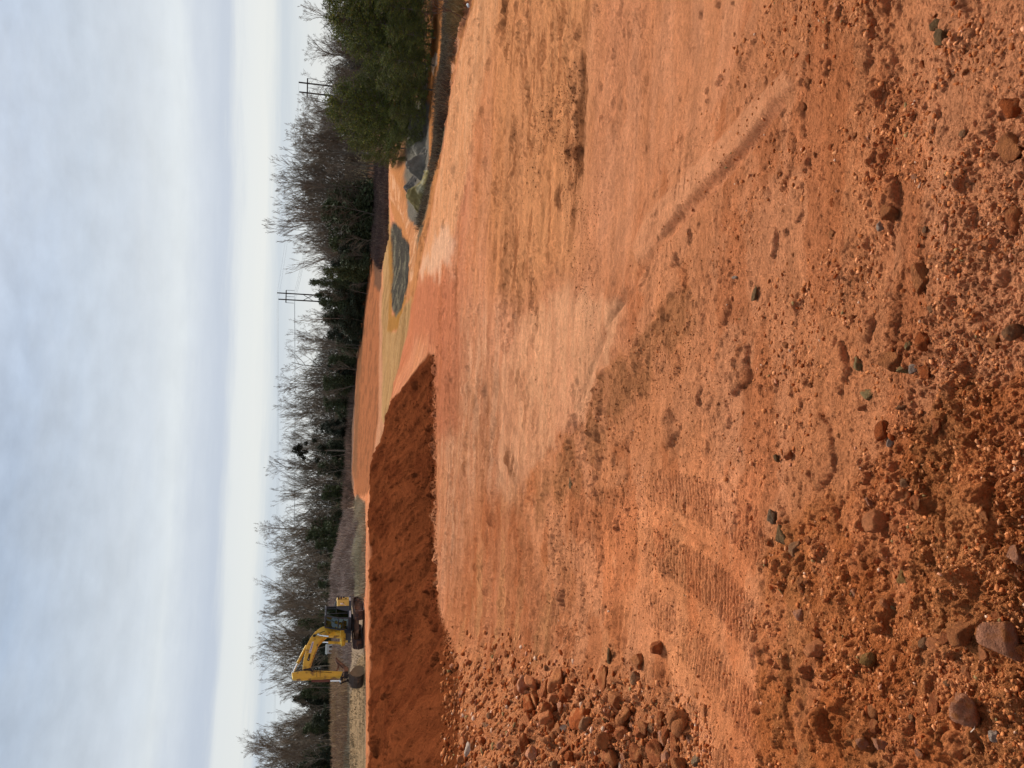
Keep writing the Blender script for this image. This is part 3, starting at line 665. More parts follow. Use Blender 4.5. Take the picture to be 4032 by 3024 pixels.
def put_rock(px, py, wpx, hpx, kind, seed, label=None, group=None, name='stone', sink=.38, rz=None):
    """wpx: width across the view, hpx: height as seen, both in photograph pixels"""
    g = at(px, py); D = math.sqrt(g.x ** 2 + g.y ** 2 + g.z ** 2)
    sx = wpx / FPX * D / 2 * 1.12; sv = hpx / FPX * D / 2 * 1.12
    o = bpy.data.objects.new(name, rock_mesh(kind, seed)); COL.objects.link(o)
    o.scale = (sx, (sx + sv) * .5 if wpx < 3 * hpx else sv * 1.2, sv)
    o.rotation_euler = (random.uniform(-.2, .2), random.uniform(-.2, .2), random.uniform(-.35, .35) if rz is None else rz)
    o.location = g + Vector((0, 0, sv * (1 - 2 * sink)))
    tag(o, label, 'stone' if name == 'stone' else 'clod', group)
    return o
ROCKS = [  # x, y, width (along y), height (along x), kind, label
 (3386, 1434, 52, 42, 'green', 'round greenish grey stone lying by itself on smooth soil'),
 (3567, 1458, 40, 55, 'green', 'blocky greenish stone touching a pinkish white pebble'),
 (3657, 1337, 78, 62, 'rust', 'dark rust coloured clod up the slope from the stones'),
 (3654, 1466, 60, 52, 'rust', 'rust red angular stone beside the pale pink pebble'),
 (3430, 1554, 58, 58, 'green', 'sharp pointed greenish stone resting on an orange lump'),
 (3400, 1596, 52, 42, 'orange', 'orange lump under the sharp greenish stone'),
 (3524, 1434, 96, 78, 'brown', 'large brown clod half buried next to the blocky stone'),
 (3603, 1452, 40, 34, 'white', 'pale pinkish pebble between a greenish and a rust stone'),
 (3578, 1361, 30, 24, 'green', 'small flat greenish chip above the big brown clod'),
 (3640, 1110, 130, 90, 'brown', 'broad brown clod crusted into the open slope'),
 (3066, 1804, 32, 30, 'dark', 'round dark grey stone at the edge of the track marks'),
 (3114, 1795, 50, 44, 'orange', 'pointed orange clod next to a round dark stone'),
 (3494, 1702, 76, 60, 'rust', 'brick red crumbly clod in the middle of the rubble patch'),
 (3697, 1681, 58, 46, 'redbrown', 'red brown wedge shaped clod on the slope'),
 (3512, 1746, 34, 30, 'white', 'pale pink pebble below the brick red clod'),
 (3560, 1607, 22, 60, 'tan', 'thin tan splinter of rock in the rubble patch'),
 (4000, 1307, 60, 74, 'tan', 'smooth elongated tan stone near the photographer'),
 (3934, 1337, 60, 50, 'brown', 'brown lump with a white speck near the photographer'),
 (3463, 2062, 86, 84, 'orange', 'square faced orange brown block set in dark soil'),
 (3235, 2550, 90, 84, 'orange', 'flat orange slab leaning out of the dark soil'),
 (3422, 2593, 52, 62, 'olive', 'flat olive stone below the orange slab'),
 (3562, 2272, 80, 30, 'olive', 'long narrow olive stone lying in dark soil'),
 (3810, 2490, 118, 104, 'brown', 'big brown block with a shadowed side near the photographer'),
 (3970, 2518, 136, 128, 'pink', 'largest boulder, pinkish brown and rounded, near the photographer'),
 (3821, 2784, 100, 104, 'pink', 'pinkish red rock with a whitish string across it'),
 (3469, 2926, 62, 56, 'pink', 'rounded pinkish grey lump at the far left of the dark soil'),
 (3401, 2926, 34, 40, 'pink', 'small pinkish lump beside a rounded larger one'),
 (3457, 2864, 48, 60, 'redbrown', 'smooth red brown stone below its round neighbour'),
 (3451, 2808, 52, 52, 'brown', 'round brown clod above the smooth red brown stone'),
 (3916, 2895, 38, 36, 'white', 'small round pale pebble near the photographer'),
 (3895, 2180, 60, 50, 'brown', 'brown clod alone between two patches of crumbs'),
 (4006, 2170, 80, 70, 'pink', 'lumpy pinkish clod at the very edge by the photographer'),
 (3685, 2753, 100, 44, 'redbrown', 'long red brown clod beside the stringy pinkish rock'),
 (3093, 2110, 100, 74, 'dark', 'square dark olive chunk at the top of the dark slope'),
 (3145, 2160, 60, 50, 'tan', 'tan stone resting against the square dark chunk'),
 (3052, 2032, 56, 52, 'grey', 'grey and white stone above the square dark chunk'),
 (3723, 150, 74, 70, 'dark', 'dark green grey chunk broken on the right hand slope'),
 (3690, 95, 40, 40, 'dark', 'small dark fragment next to the broken green grey chunk'),
 (3506, 850, 74, 60, 'brown', 'brown clod with a white stone stuck to its side'),
 (3474, 890, 40, 30, 'white', 'white stone stuck to the side of a brown clod'),
 (3280, 920, 36, 30, 'brown', 'small cracked brown clod on the open slope'),
 (3996, 430, 90, 66, 'rust', 'deep rust coloured lump at the near right edge'),
 (4000, 600, 120, 80, 'brown', 'broad brown buried clod at the near right edge'),
 (4010, 880, 110, 70, 'redbrown', 'large red brown lump at the near edge, right of centre'),
 (3190, 320, 26, 24, 'brown', 'lone crumb of brown clay beside the pale track ridge'),
 (2978, 1160, 62, 24, 'dark', 'long dark clod lying near the white scraps of stone'),
 (2900, 1092, 14, 26, 'white', 'bright white splinter beside the pressed track'),
 (2252, 1900, 46, 22, 'dark', 'dark grey stone alone on the level clay'),
 (2205, 2673, 138, 74, 'brown', 'largest two toned rock set in the level clay left side'),
 (2385, 2688, 120, 42, 'redbrown', 'long red brown rock sunk in the clay beside the rubble'),
 (2405, 2586, 76, 24, 'dark', 'narrow dark rock sunk upslope of a long red brown one'),
 (2527, 2592, 70, 62, 'brown', 'dark brown rock, wider of the pair on pressed clay'),
 (2601, 2552, 56, 54, 'redbrown', 'hollow looking brown rock, rear of the pair on pressed clay'),
 (2300, 2821, 100, 84, 'rust', 'dark red pointed rock in the middle of the rubble'),
 (2391, 2932, 78, 62, 'brown', 'upright brown rock near the front of the rubble'),
 (2694, 2827, 92, 84, 'brown', 'big block of brown rock at the near end of the rubble'),
 (2607, 2969, 92, 84, 'redbrown', 'rounded red brown boulder at the left edge of the view'),
 (2663, 2944, 96, 40, 'redbrown', 'tall thin slab of red brown rock beside a rounded boulder'),
 (2465, 2812, 80, 60, 'brown', 'wedge of brown rock behind the upright one'),
 (2169, 2833, 76, 64, 'orange', 'pale orange rock at the upper side of the rubble'),
 (2118, 2755, 80, 58, 'brown', 'brown rock heaped against the level clay'),
 (1856, 2950, 62, 42, 'white', 'greyish white stone on the dark red bank'),
 (2225, 2872, 34, 30, 'white', 'small pale stone wedged in the rubble'),
 (2434, 2990, 70, 68, 'brown', 'broad faced brown rock cut by the left edge'),
 (2780, 2809, 60, 30, 'orange', 'thin orange flake standing on pressed clay'),
 (2755, 2988, 56, 44, 'grey', 'grey brown stone with a white edge at the left'),
]
for i, (x, y, w, h, k, lb) in enumerate(ROCKS):
    put_rock(x, y, w, h, k, 500 + i, lb, name='stone' if k in ('green', 'white', 'grey', 'tan', 'olive', 'dark') else 'clod', sink=.34)
kinds = ['brown', 'brown', 'redbrown', 'redbrown', 'orange', 'rust', 'pink', 'tan']
n = 0
while n < 210:                                   # the rubble at the foot of the left bank
    x = random.uniform(1790, 2730); y = random.uniform(2545, 3070)
    lim = 2600 + max(0, x - 2050) * .30 + random.gauss(0, 40)
    if y < lim or (x > 2700 and y < 2800): continue
    w = 15 + 62 * random.random() ** 2.2 * (1 if x > 2050 else .45)
    put_rock(x, y, w, w * random.uniform(.55, .95), random.choice(kinds), 700 + n % 26,
             'rough clod among the tumbled rubble below the left bank', 'rubble clods below the left bank', 'clod', sink=.28, rz=random.uniform(0, 6)); n += 1
for q in range(70):                              # larger clods strewn over the near slope
    x = random.uniform(3050, 4032); y = random.uniform(20, 3000)
    w = random.uniform(16, 46) * (1.25 if y > 1900 else .8)
    put_rock(x, y, w, w * random.uniform(.55, .9), random.choice(kinds), 740 + q % 20,
             'loose brown clod lying on the near slope of soil', 'loose clods on the near slope', 'clod', sink=.38, rz=random.uniform(0, 6))

# crumbs and pebbles nobody could count
def scatter_stones(n, xr, yr, size, name, mask, cols, colw, power=2.6, zoff=.15):
    xs = rng.uniform(*xr, n * 4); ys = rng.uniform(*yr, n * 4); ok = mask(xs, ys); xs, ys = xs[ok][:n], ys[ok][:n]; n = len(xs)
    a, d = hit_many(xs, ys); wz = height0(a, d); nv = len(IV1)
    r = (size[0] + (size[1] - size[0]) * rng.random(n) ** power) / FPX * np.hypot(d, wz) / 2
    sh = np.stack([rock_shape(900 + k, 6, .12, IV1) for k in range(16)])[rng.integers(16, size=n)]
    sh = sh * (r[:, None] * np.stack([rng.uniform(.8, 1.4, n), rng.uniform(.5, 1, n), rng.uniform(.4, .8, n)], 1))[:, None, :]
    q = rng.normal(size=(n, 3, 3)); q[:, 2] *= .0; q[:, 2, 2] = 1; q[:, :2, 2] *= .35          # random turn, mostly lying flat
    e0 = q[:, 0] / np.linalg.norm(q[:, 0], axis=1)[:, None]; e2 = np.cross(e0, q[:, 1]); e2 /= np.linalg.norm(e2, axis=1)[:, None]; e1 = np.cross(e2, e0)
    V = sh[..., 0:1] * e0[:, None] + sh[..., 1:2] * e1[:, None] + sh[..., 2:3] * e2[:, None]
    V = V + np.stack([d * np.sin(a), d * np.cos(a), wz + r * zoff], 1)[:, None, :]
    F = IF1[None] + (np.arange(n) * nv)[:, None, None]
    c = np.array(cols)[rng.choice(len(cols), n, p=colw)] * rng.uniform(.66, 1.0, n)[:, None]
    me = np_mesh(name, V.reshape(-1, 3), F.reshape(-1, 3), False, np.repeat(c, nv, 0))
    return tag(link(name, me, M_crumb), kind='stuff')
M_crumb = mat_basic('crumbs', (1, 1, 1, 1), .95, 0, .25, 20, .004, 120, tint=True, spec=.0)
cc_ = [lin(*c, .95)[:3] for c in ((192, 120, 74), (172, 100, 58), (212, 142, 96), (232, 190, 158), (214, 148, 112), (150, 124, 82), (150, 76, 40))]
def dens(x, y): return .45 + 1.3 * fbm(x * .0045, y * .0045, 3, 77) + .6 * fbm(x * .018, y * .018, 2, 78)
near_w = [.40, .28, .22, .008, .02, .012, .06]
scatter_stones(11000, (2850, 4060), (-60, 3080), (4, 30), 'crumbs', lambda x, y: rng.random(len(x)) < dens(x, y) * np.clip((x - 2830 - 120 * (y > 2500)) / 330, 0, 1) * np.where((y > 700) | (x > 3150), 1, .5), cc_, np.array(near_w) / sum(near_w), 4.2)
scatter_stones(4600, (2200, 3100), (-60, 3080), (3.5, 15), 'crumbs', lambda x, y: (rng.random(len(x)) < .35 + 1.2 * dens(x, y)) & ((y > 1750) | (x > 2950 - np.clip(y - 200, 0, 9999) * .42 + rng.normal(size=len(x)) * 70)), cc_, [.44, .36, .10, .01, .03, .01, .05], 3.5)
scatter_stones(4200, (1740, 2800), (2400, 3080), (4, 34), 'rubble', lambda x, y: y > 2540 + np.clip(x - 1900, 0, 9999) * .28 + rng.normal(size=len(x)) * 60, cc_, [.34, .26, .16, .03, .06, .02, .13])
bkc = [lin(*c, .8)[:3] for c in ((132, 70, 36), (108, 54, 26), (150, 84, 46))]
scatter_stones(5000, (1450, 2100), (1380, 3080), (2.5, 9), 'crumbs', lambda x, y: (rng.random(len(x)) < dens(x, y)) & (x > np.maximum(1456, 1690 - (y - 1390) * .53)) & (x < 1700 + np.clip(y - 2350, 0, 9999) * .5), bkc, [.4, .4, .2], 4)
scatter_stones(1500, (1685, 1800), (1400, 2750), (3, 10), 'crumbs', lambda x, y: np.abs(x - (1705 + np.clip(y - 2350, 0, 9999) * .35)) < 14, bkc, [.4, .4, .2])
scatter_stones(1600, (1530, 1616), (865, 1250), (2, 5), 'gravel', lambda x, y: inpoly([(1613, 960), (1545, 870), (1538, 930), (1548, 1060), (1540, 1150), (1557, 1246), (1600, 1160), (1613, 1060)], x, y), [lin(*c, .8)[:3] for c in ((90, 84, 78), (122, 116, 104), (64, 60, 58))], [.5, .3, .2])

dkc = [lin(*c, .8)[:3] for c in ((122, 70, 42), (146, 88, 54), (104, 60, 38))]
scatter_stones(6000, (1890, 2420), (-60, 1500), (2.2, 10), 'crumbs', lambda x, y: rng.random(len(x)) < np.clip(fbm(x * .012, y * .0022, 4, 91) * 2.6 - .15, 0, 1), dkc, [.4, .4, .2], 3.5, -.1)
scatter_stones(5000, (2040, 2950), (1000, 2500), (3, 12), 'crumbs', lambda x, y: (rng.random(len(x)) < .15 + 1.5 * np.clip(fbm(x * .006, y * .005, 4, 93), 0, 1)) & (x > 2150 + np.clip(1850 - y, 0, 900) * .62), [lin(*c, .85)[:3] for c in ((150, 92, 56), (176, 112, 72), (124, 74, 44))], [.45, .35, .2], 3.2, 0)

# string over the pinkish rock, pale scraps
def curve_obj(name, pts, r, mat):
    b = MB()
    for p, q in zip(pts[:-1], pts[1:]): b.tube(p, q, r, r, 6, False)
    return b.build(name, mat)
M_pale = mat_basic('pale fibre', lin(226, 200, 176, .8), .8)
g0 = at(3870, 2820)
st = [(3815, 2827, .07), (3838, 2826, .09), (3856, 2822, .08), (3866, 2818, .05), (3868, 2840, .03), (3860, 2866, .02), (3846, 2880, .02)]
pts = [at(x, y) + Vector((0, 0, .012 + z_)) for x, y, z_ in st]
tag(curve_obj('string', pts, .0022, M_pale), 'thin whitish string trailing over a pinkish rock', 'string')
# ---------------------------------------------------------------- gravel heaps by the basin
M_gravel = mat_basic('gravel', lin(132, 124, 112, .75), .95, 0, .35, 1.6, .2, 7.0, spec=.1)
M_gravel2 = mat_basic('pale gravel', lin(152, 144, 128, .75), .95, 0, .3, 1.6, .2, 7.0, spec=.1)
M_gravel3 = mat_basic('dark gravel', lin(118, 110, 102, .75), .95, 0, .35, 1.6, .2, 7.0, spec=.1)
M_cream = mat_basic('cream fill', lin(160, 142, 92, .62), .95, 0, .35, .9, .15, 3.0, spec=.1, dirt=(lin(206, 196, 162, .62), .6, .52))
def heap(px0, px1, base, top, mat, label, seed, d=None, depth=None):
    """mound spanning picture y px0..px1, foot at picture x base, summit at picture x top"""
    pm = (px0 + px1) / 2; g = at(base, pm, d); dist = math.hypot(g.x, g.y); w = abs(px1 - px0) / FPX * dist * 1.08 / 2; dep = (depth or w * .8)
    a = math.atan2(g.x, g.y); c = Vector((g.x + dep * math.sin(a), g.y + dep * math.cos(a), 0)); c.z = g.z - .15
    hh = top_z(top, pm, math.hypot(c.x, c.y)) - c.z
    n = 90; u = np.linspace(-1.25, 1.25, n); X, Y = np.meshgrid(u, u)
    wx = X + .22 * fbm(X * 1.3 + seed, Y * 1.3, 3, seed); wy = Y + .22 * fbm(X * 1.3, Y * 1.3 + seed, 3, seed + 5)
    rr = np.sqrt(wx ** 2 + wy ** 2)
    Zm = (np.exp(-rr ** 2 * 2.2) * 1.15 - .10) * hh * 1.05
    Zm = Zm * .95 + hh * .15 * fbm(X * 3 + seed, Y * 4, 4, seed + 2) + .11 * fbm(X * 8, Y * 8, 3, seed + 4, .6)
    V = np.stack([X * w, Y * dep, Zm], -1).reshape(-1, 3)
    V2 = V.copy(); V2[:, 0] = V[:, 0] * math.cos(-a) - V[:, 1] * math.sin(-a); V2[:, 1] = V[:, 0] * math.sin(-a) + V[:, 1] * math.cos(-a)
    i, j = np.meshgrid(np.arange(n - 1), np.arange(n - 1)); F = np.stack([j * n + i, j * n + i + 1, (j + 1) * n + i + 1, (j + 1) * n + i], -1).reshape(-1, 4)
    o = link('gravel_heap', np_mesh('gravel_heap', V2, F, True), mat); o.location = c
    return tag(o, label, 'gravel heap')
heap(425, 560, 1678, 1612, M_gravel3, 'tall dark grey gravel heap in front of the pines', 3)
heap(535, 650, 1676, 1626, M_gravel2, 'rounded lighter grey gravel heap between two darker ones', 8)
heap(600, 720, 1672, 1604, M_gravel, 'low long grey gravel heap behind the cream coloured one', 12)
heap(690, 790, 1652, 1594, M_gravel3, 'bluish grey gravel heap against the salmon berm', 21, d=82)
heap(700, 845, 1668, 1604, M_cream, 'cream and olive coloured spoil heap with a pale top', 33)

heap(250, 470, 1684, 1648, M_gravel2, 'long low grey brown gravel bank running under the pines', 44, depth=3.0)
# ---------------------------------------------------------------- trees
def tree_mesh(seed, H, kind):
    """bare broadleaf: limbs -> boughs -> branches -> twigs as thin three-sided tubes"""
    r = random.Random(seed); segs = []
    def grow(p, d, ln, rad, lev, nseg):
        pts = [(p, rad)]; q = p.copy(); dd = d.copy()
        for k in range(nseg):
            dd = (dd + Vector((r.gauss(0, .10), r.gauss(0, .10), r.gauss(.03, .06)))).normalized()
            q = q + dd * (ln / nseg); pts.append((q.copy(), rad * (1 - (k + 1) / nseg * .72)))
        for a, b in zip(pts[:-1], pts[1:]): segs.append((a[0], b[0], a[1], b[1]))
        return pts, dd
    def kids(pts, n, lo, ln, rad, lev, spread, up):
        for k in range(n):
            t = lo + (1 - lo) * (k + r.random()) / n; t = min(t, .999); f = t * (len(pts) - 1); i = int(f); w = f - i
            p = pts[i][0].lerp(pts[i + 1][0], w); rr = pts[i][1] * (1 - w) + pts[i + 1][1] * w
            base = (pts[i + 1][0] - pts[i][0]).normalized(); ax = base.orthogonal().normalized()
            ax.rotate(Matrix.Rotation(r.random() * 6.283, 3, base)); sp = spread * r.uniform(.7, 1.25)
            d = (base * math.cos(sp) + ax * math.sin(sp) + Vector((0, 0, up))).normalized()
            l2 = ln * (1 - .55 * t) * r.uniform(.7, 1.2)
            np_, _ = grow(p, d, l2, min(rad, rr * .75), lev, 4 if lev == 1 else 3 if lev == 2 else 2)
            if lev < 4:
                n2 = {1: nk[0], 2: nk[1], 3: nk[2]}[lev]
                kids(np_, n2, .25, l2 * (.55 if lev < 3 else .5), rad * .45, lev + 1, spread * 1.05, up * .8)
    nk = (6, 6, 4) if kind != 'thin' else (5, 5, 4)
    tp, _ = grow(Vector((0, 0, -.4)), Vector((r.gauss(0, .03), r.gauss(0, .03), 1)), H * (.93 if kind != 'fork' else .6), H * .0125, 0, 7)
    if kind == 'fork': kids(tp, 7, .45, H * .72, H * .0075, 1, .42, .35)
    elif kind == 'thin': kids(tp, 10, .42, H * .36, H * .0045, 1, .62, .28)
    elif kind == 'oak': kids(tp, 12, .24, H * .56, H * .0066, 1, .82, .14)
    elif kind == 'low': kids(tp, 14, .10, H * .50, H * .006, 1, .75, .30)
    else: kids(tp, 13, .30, H * .50, H * .0060, 1, .60, .36)
    n = len(segs); A_ = np.array([s[0][:] for s in segs]); B_ = np.array([s[1][:] for s in segs]); ra = np.array([s[2] for s in segs]); rb = np.array([s[3] for s in segs])
    mn = H * .00068; ra = np.maximum(ra, mn); rb = np.maximum(rb, mn)
    d = B_ - A_; d /= np.linalg.norm(d, axis=1)[:, None] + 1e-9
    u = np.cross(d, np.tile([[.31, .62, .72]], (n, 1))); u /= np.linalg.norm(u, axis=1)[:, None] + 1e-9; v = np.cross(d, u)
    V = np.zeros((n, 6, 3))
    for k in range(3):
        c, s_ = math.cos(k * 2.0944), math.sin(k * 2.0944)
        V[:, k] = A_ + (u * c + v * s_) * ra[:, None]; V[:, 3 + k] = B_ + (u * c + v * s_) * rb[:, None]
    base = (np.arange(n) * 6)[:, None]
    F = np.concatenate([base + np.array([[k, (k + 1) % 3, (k + 1) % 3 + 3, k + 3]]) for k in range(3)])
    big = 7                                             # the first segments are the stem
    tr = np.zeros(len(F), bool)
    for k in range(3): tr[k * n:k * n + big] = True
    return V.reshape(-1, 3), F[tr], F[~tr]
def split_mesh(V, F, name, mat):
    u, inv = np.unique(F, return_inverse=True); me = np_mesh(name, V[u], inv.reshape(F.shape)); me.materials.append(mat); return me
M_bark = mat_basic('bark', lin(122, 114, 102, .85), .95, 0, .35, .8, .0, spec=.1)
M_twig = mat_basic('twigs', lin(120, 108, 94, .85), .95, 0, .3, .3, .0, spec=.1)
M_palebark = mat_basic('pale bark', lin(168, 154, 138, .62), .95, 0, .3, .8, .0, spec=.1)
PROTO = []
for s_, k in ((1, 'std'), (2, 'fork'), (3, 'oak'), (4, 'fork'), (5, 'thin'), (6, 'oak'), (7, 'low'), (8, 'low'), (9, 'fork')):
    V, Ft, Fb = tree_mesh(s_, 18.0, k)
    PROTO.append((k, split_mesh(V, Ft, 'trunk', M_bark if s_ != 5 else M_palebark), split_mesh(V, Fb, 'branches', M_twig), float(V[:, 2].max())))
def put_tree(py, d, top, proto, label, group=None, width=1.0, name='bare_tree', zg=None):
    a = az_of(py, 1380); x, y = d * math.sin(a), d * math.cos(a); zg = zworld(x, y) - .2
    H = top_z(top, py, d) - zg; k, mt, mb, h0 = PROTO[proto]; s = H / h0
    o = empty(name, (x, y, zg), random.uniform(0, 6.28), (s * width, s * width, s))
    t1 = bpy.data.objects.new('trunk', mt); t2 = bpy.data.objects.new('branches', mb)
    for t_ in (t1, t2): COL.objects.link(t_); t_.parent = o
    return tag(o, label, 'tree', group)
prof = [(-500, 1230), (-200, 1235), (0, 1262), (40, 1215), (90, 1190), (150, 1198), (195, 1195), (260, 1200), (330, 1182), (420, 1190), (500, 1125), (600, 1125), (680, 1095), (740, 1078), (800, 1060), (840, 1054), (872, 1074), (905, 1118),
        (930, 1131), (985, 1138), (1010, 1160), (1040, 1192), (1080, 1208), (1130, 1212), (1180, 1222), (1215, 1238), (1240, 1160), (1262, 1160), (1290, 1205), (1330, 1185), (1370, 1141), (1420, 1120), (1470, 1105), (1500, 1098), (1530, 1100),
        (1571, 1083), (1600, 1083), (1660, 1092), (1690, 1125), (1712, 1112), (1760, 1098), (1800, 1110), (1830, 1075), (1857, 1059), (1890, 1072), (1934, 1085), (1980, 1098), (2020, 1110), (2060, 1128), (2080, 1060), (2098, 1018),
        (2130, 1022), (2165, 1026), (2200, 1070), (2225, 1030), (2247, 1016), (2290, 1040), (2330, 1045), (2381, 1026), (2435, 1031), (2460, 1060), (2494, 1004), (2530, 1020), (2557, 1008), (2590, 1036), (2616, 1038), (2650, 1060), (2707, 1068),
        (2735, 1110), (2770, 1078), (2800, 1020), (2829, 981), (2856, 968), (2910, 975), (2950, 965), (2987, 950), (3200, 940), (3500, 960)]
def ptop(y): return float(np.interp(y, [p[0] for p in prof], [p[1] for p in prof]))
def pdist(y): return float(np.interp(y, [-500, 700, 1000, 1300, 1700, 2000, 2400, 2800, 3500], [165, 163, 166, 182, 212, 202, 168, 165, 160]))
peaks = {840: (1, 1.0, 'tallest bare tree, fan shaped, right of the power poles'), 985: (3, .9, 'rounded bare tree left of the tallest fan shaped one'), 1250: (4, .8, 'thin pale bare tree just left of the near power pole pair'),
         1370: (1, .8, 'bare tree with open forked limbs, second left of the power poles'), 1500: (0, .9, 'wide bare tree with a dense dark lower half at the middle of the treeline'), 1600: (3, 1.0, 'bare vase shaped tree with a single dark stem'), 1760: (8, .7, 'faint slender bare tree behind the dark ragged pine'),
         1857: (0, .9, 'bare tree with the highest top left of the ragged pine'), 1934: (1, .9, 'rounded bare crown left of the highest one near the ragged pine'), 2098: (5, .9, 'tall bare tree rising over a dark evergreen clump'), 2165: (8, .8, 'bare tree close left of the one over the evergreen clump'),
         2247: (2, .8, 'bare tree above the weedy rise, narrow crown'), 2381: (3, 1.1, 'wide bare crown rising right behind the excavator cab'), 2435: (0, .9, 'bare tree directly above the excavator cab'), 2494: (8, 1.0, 'tall black limbed tree above the boom of the excavator'),
         2557: (5, 1.0, 'spreading bare tree above the arm tip of the excavator'), 2616: (1, .9, 'bare tree left of the arm tip of the excavator'), 2707: (8, .8, 'pale leaning bare tree above the dark evergreen gap'), 2829: (2, .9, 'tall narrow bare tree in the left end wood'),
         2910: (0, .9, 'dense bare tree in the left end wood'), 2987: (3, 1.0, 'highest bare tree at the left end of the wood'), 95: (0, .9, 'bare tree showing over the big pine at the right end'), 600: (3, .9, 'bare tree over the right hand wood, rounded and feathery'), 740: (0, .9, 'bushy bare tree between the pines and the tallest tree')}
for y, (p, w, lb) in peaks.items(): put_tree(y, pdist(y), ptop(y) - 22, p, lb, width=w)
y = -420
while y < 3420:                                        # the front rank, then ranks behind it
    y += random.uniform(20, 38) if y > -60 and y < 3050 else 70
    if y > 900 and y < 1420: lowk = random.uniform(-8, 45)
    else: lowk = random.uniform(-12, 70)
    if random.random() < .12: continue
    if random.random() < .15: lowk += 45
    put_tree(y, pdist(y) + random.uniform(2, 14), ptop(y) + lowk, random.choice((0, 1, 2, 3, 5, 6, 8)), 'grey brown bare tree in the long treeline', 'bare trees of the long treeline', random.uniform(.75, 1.3))
y = -400
while y < 3400:
    y += random.uniform(38, 58) if y > -60 and y < 3050 else 80
    put_tree(y, pdist(y) + random.uniform(16, 30), ptop(y) + random.uniform(25, 120), random.choice((0, 1, 3, 5, 6, 7)), 'grey brown bare tree in the long treeline', 'bare trees of the long treeline', random.uniform(1.0, 1.3))
y = -100
while y < 3120:                                        # young growth along the foot
    y += random.uniform(42, 62)
    b = 1290 + 0 * y; put_tree(y, pdist(y) - random.uniform(2, 6), ptop(y) + random.uniform(120, 210), random.choice((6, 7, 7, 4)), 'low bare sapling at the foot of the treeline', 'saplings at the foot of the treeline', random.uniform(.9, 1.3), 'sapling')

# evergreens
def leaf_cloud(centres, radii, n, size, seed, squash=1.0, aspect=.45, shell=.5):
    r = np.random.default_rng(seed); k = r.choice(len(centres), n, p=np.array([q ** 2 for q in radii]) / sum(q ** 2 for q in radii))
    dirs = r.normal(size=(n, 3)); dirs /= np.linalg.norm(dirs, axis=1)[:, None]
    rad = r.random(n) ** shell * (.8 + .35 * r.random(n))
    c = np.array(centres)[k] + dirs * (np.array(radii)[k] * rad)[:, None] * np.array([1, 1, squash])
    a = r.normal(size=(n, 3)); a /= np.linalg.norm(a, axis=1)[:, None]; b = np.cross(a, r.normal(size=(n, 3))); b /= np.linalg.norm(b, axis=1)[:, None]
    s = size * r.uniform(.6, 1.4, n)[:, None]
    V = np.stack([c - a * s, c + b * s * aspect, c + a * s, c - b * s * aspect], 1).reshape(-1, 3)
    return V, np.arange(n * 4).reshape(-1, 4), np.repeat(r.uniform(.65, 1.35, n), 4)
M_ever = mat_basic('evergreen foliage', (1, 1, 1, 1), .8, 0, .4, .6, tint=True, spec=.2)
M_pine = mat_basic('pine needles', (1, 1, 1, 1), .75, 0, .35, .8, tint=True, spec=.25)
def ever_mesh(seed, H, W_, col, n=6500):
    r = random.Random(seed); cs, rs = [], []
    for k in range(46):
        t = r.uniform(.10, .94); w = W_ * (1 - abs(t - .40) * 1.15) ; a = r.random() * 6.28; q = w * r.uniform(.1, .75)
        cs.append((math.cos(a) * q, math.sin(a) * q, t * H)); rs.append(W_ * r.uniform(.26, .40) * (1.1 - .4 * t))
    V, F, T = leaf_cloud(cs, rs, n, H * .022, seed)
    return V, F, np.array(col)[None, :] * T[:, None]
EV = []
for s_, c_ in ((11, (66, 74, 50)), (12, (54, 60, 44)), (13, (72, 78, 48)), (14, (48, 54, 42))):
    V, F, c = ever_mesh(s_, 12, 4.2, lin(*c_, 1.3)[:3]); me = np_mesh('crown', V, F, False, c); me.materials.append(M_ever)
    tb = MB(); tb.tube((0, 0, -.4), (0, 0, 10.5), .22, .06, 7); tm = bpy.data.meshes.new('trunk'); tm.from_pydata(tb.v, [], tb.f); tm.materials.append(M_bark); EV.append((me, tm))
def put_ever(py, d, top, k, label, group, width=1.0):
    a = az_of(py, 1380); x, y = d * math.sin(a), d * math.cos(a); zg = zworld(x, y) - .2; s = (top_z(top, py, d) - zg) / 12.2
    o = empty('evergreen_tree', (x, y, zg), random.uniform(0, 6.28), (s * width, s * width, s))
    for nm, me in (('crown', EV[k][0]), ('trunk', EV[k][1])):
        c = bpy.data.objects.new(nm, me); COL.objects.link(c); c.parent = o
    return tag(o, label, 'tree', group)
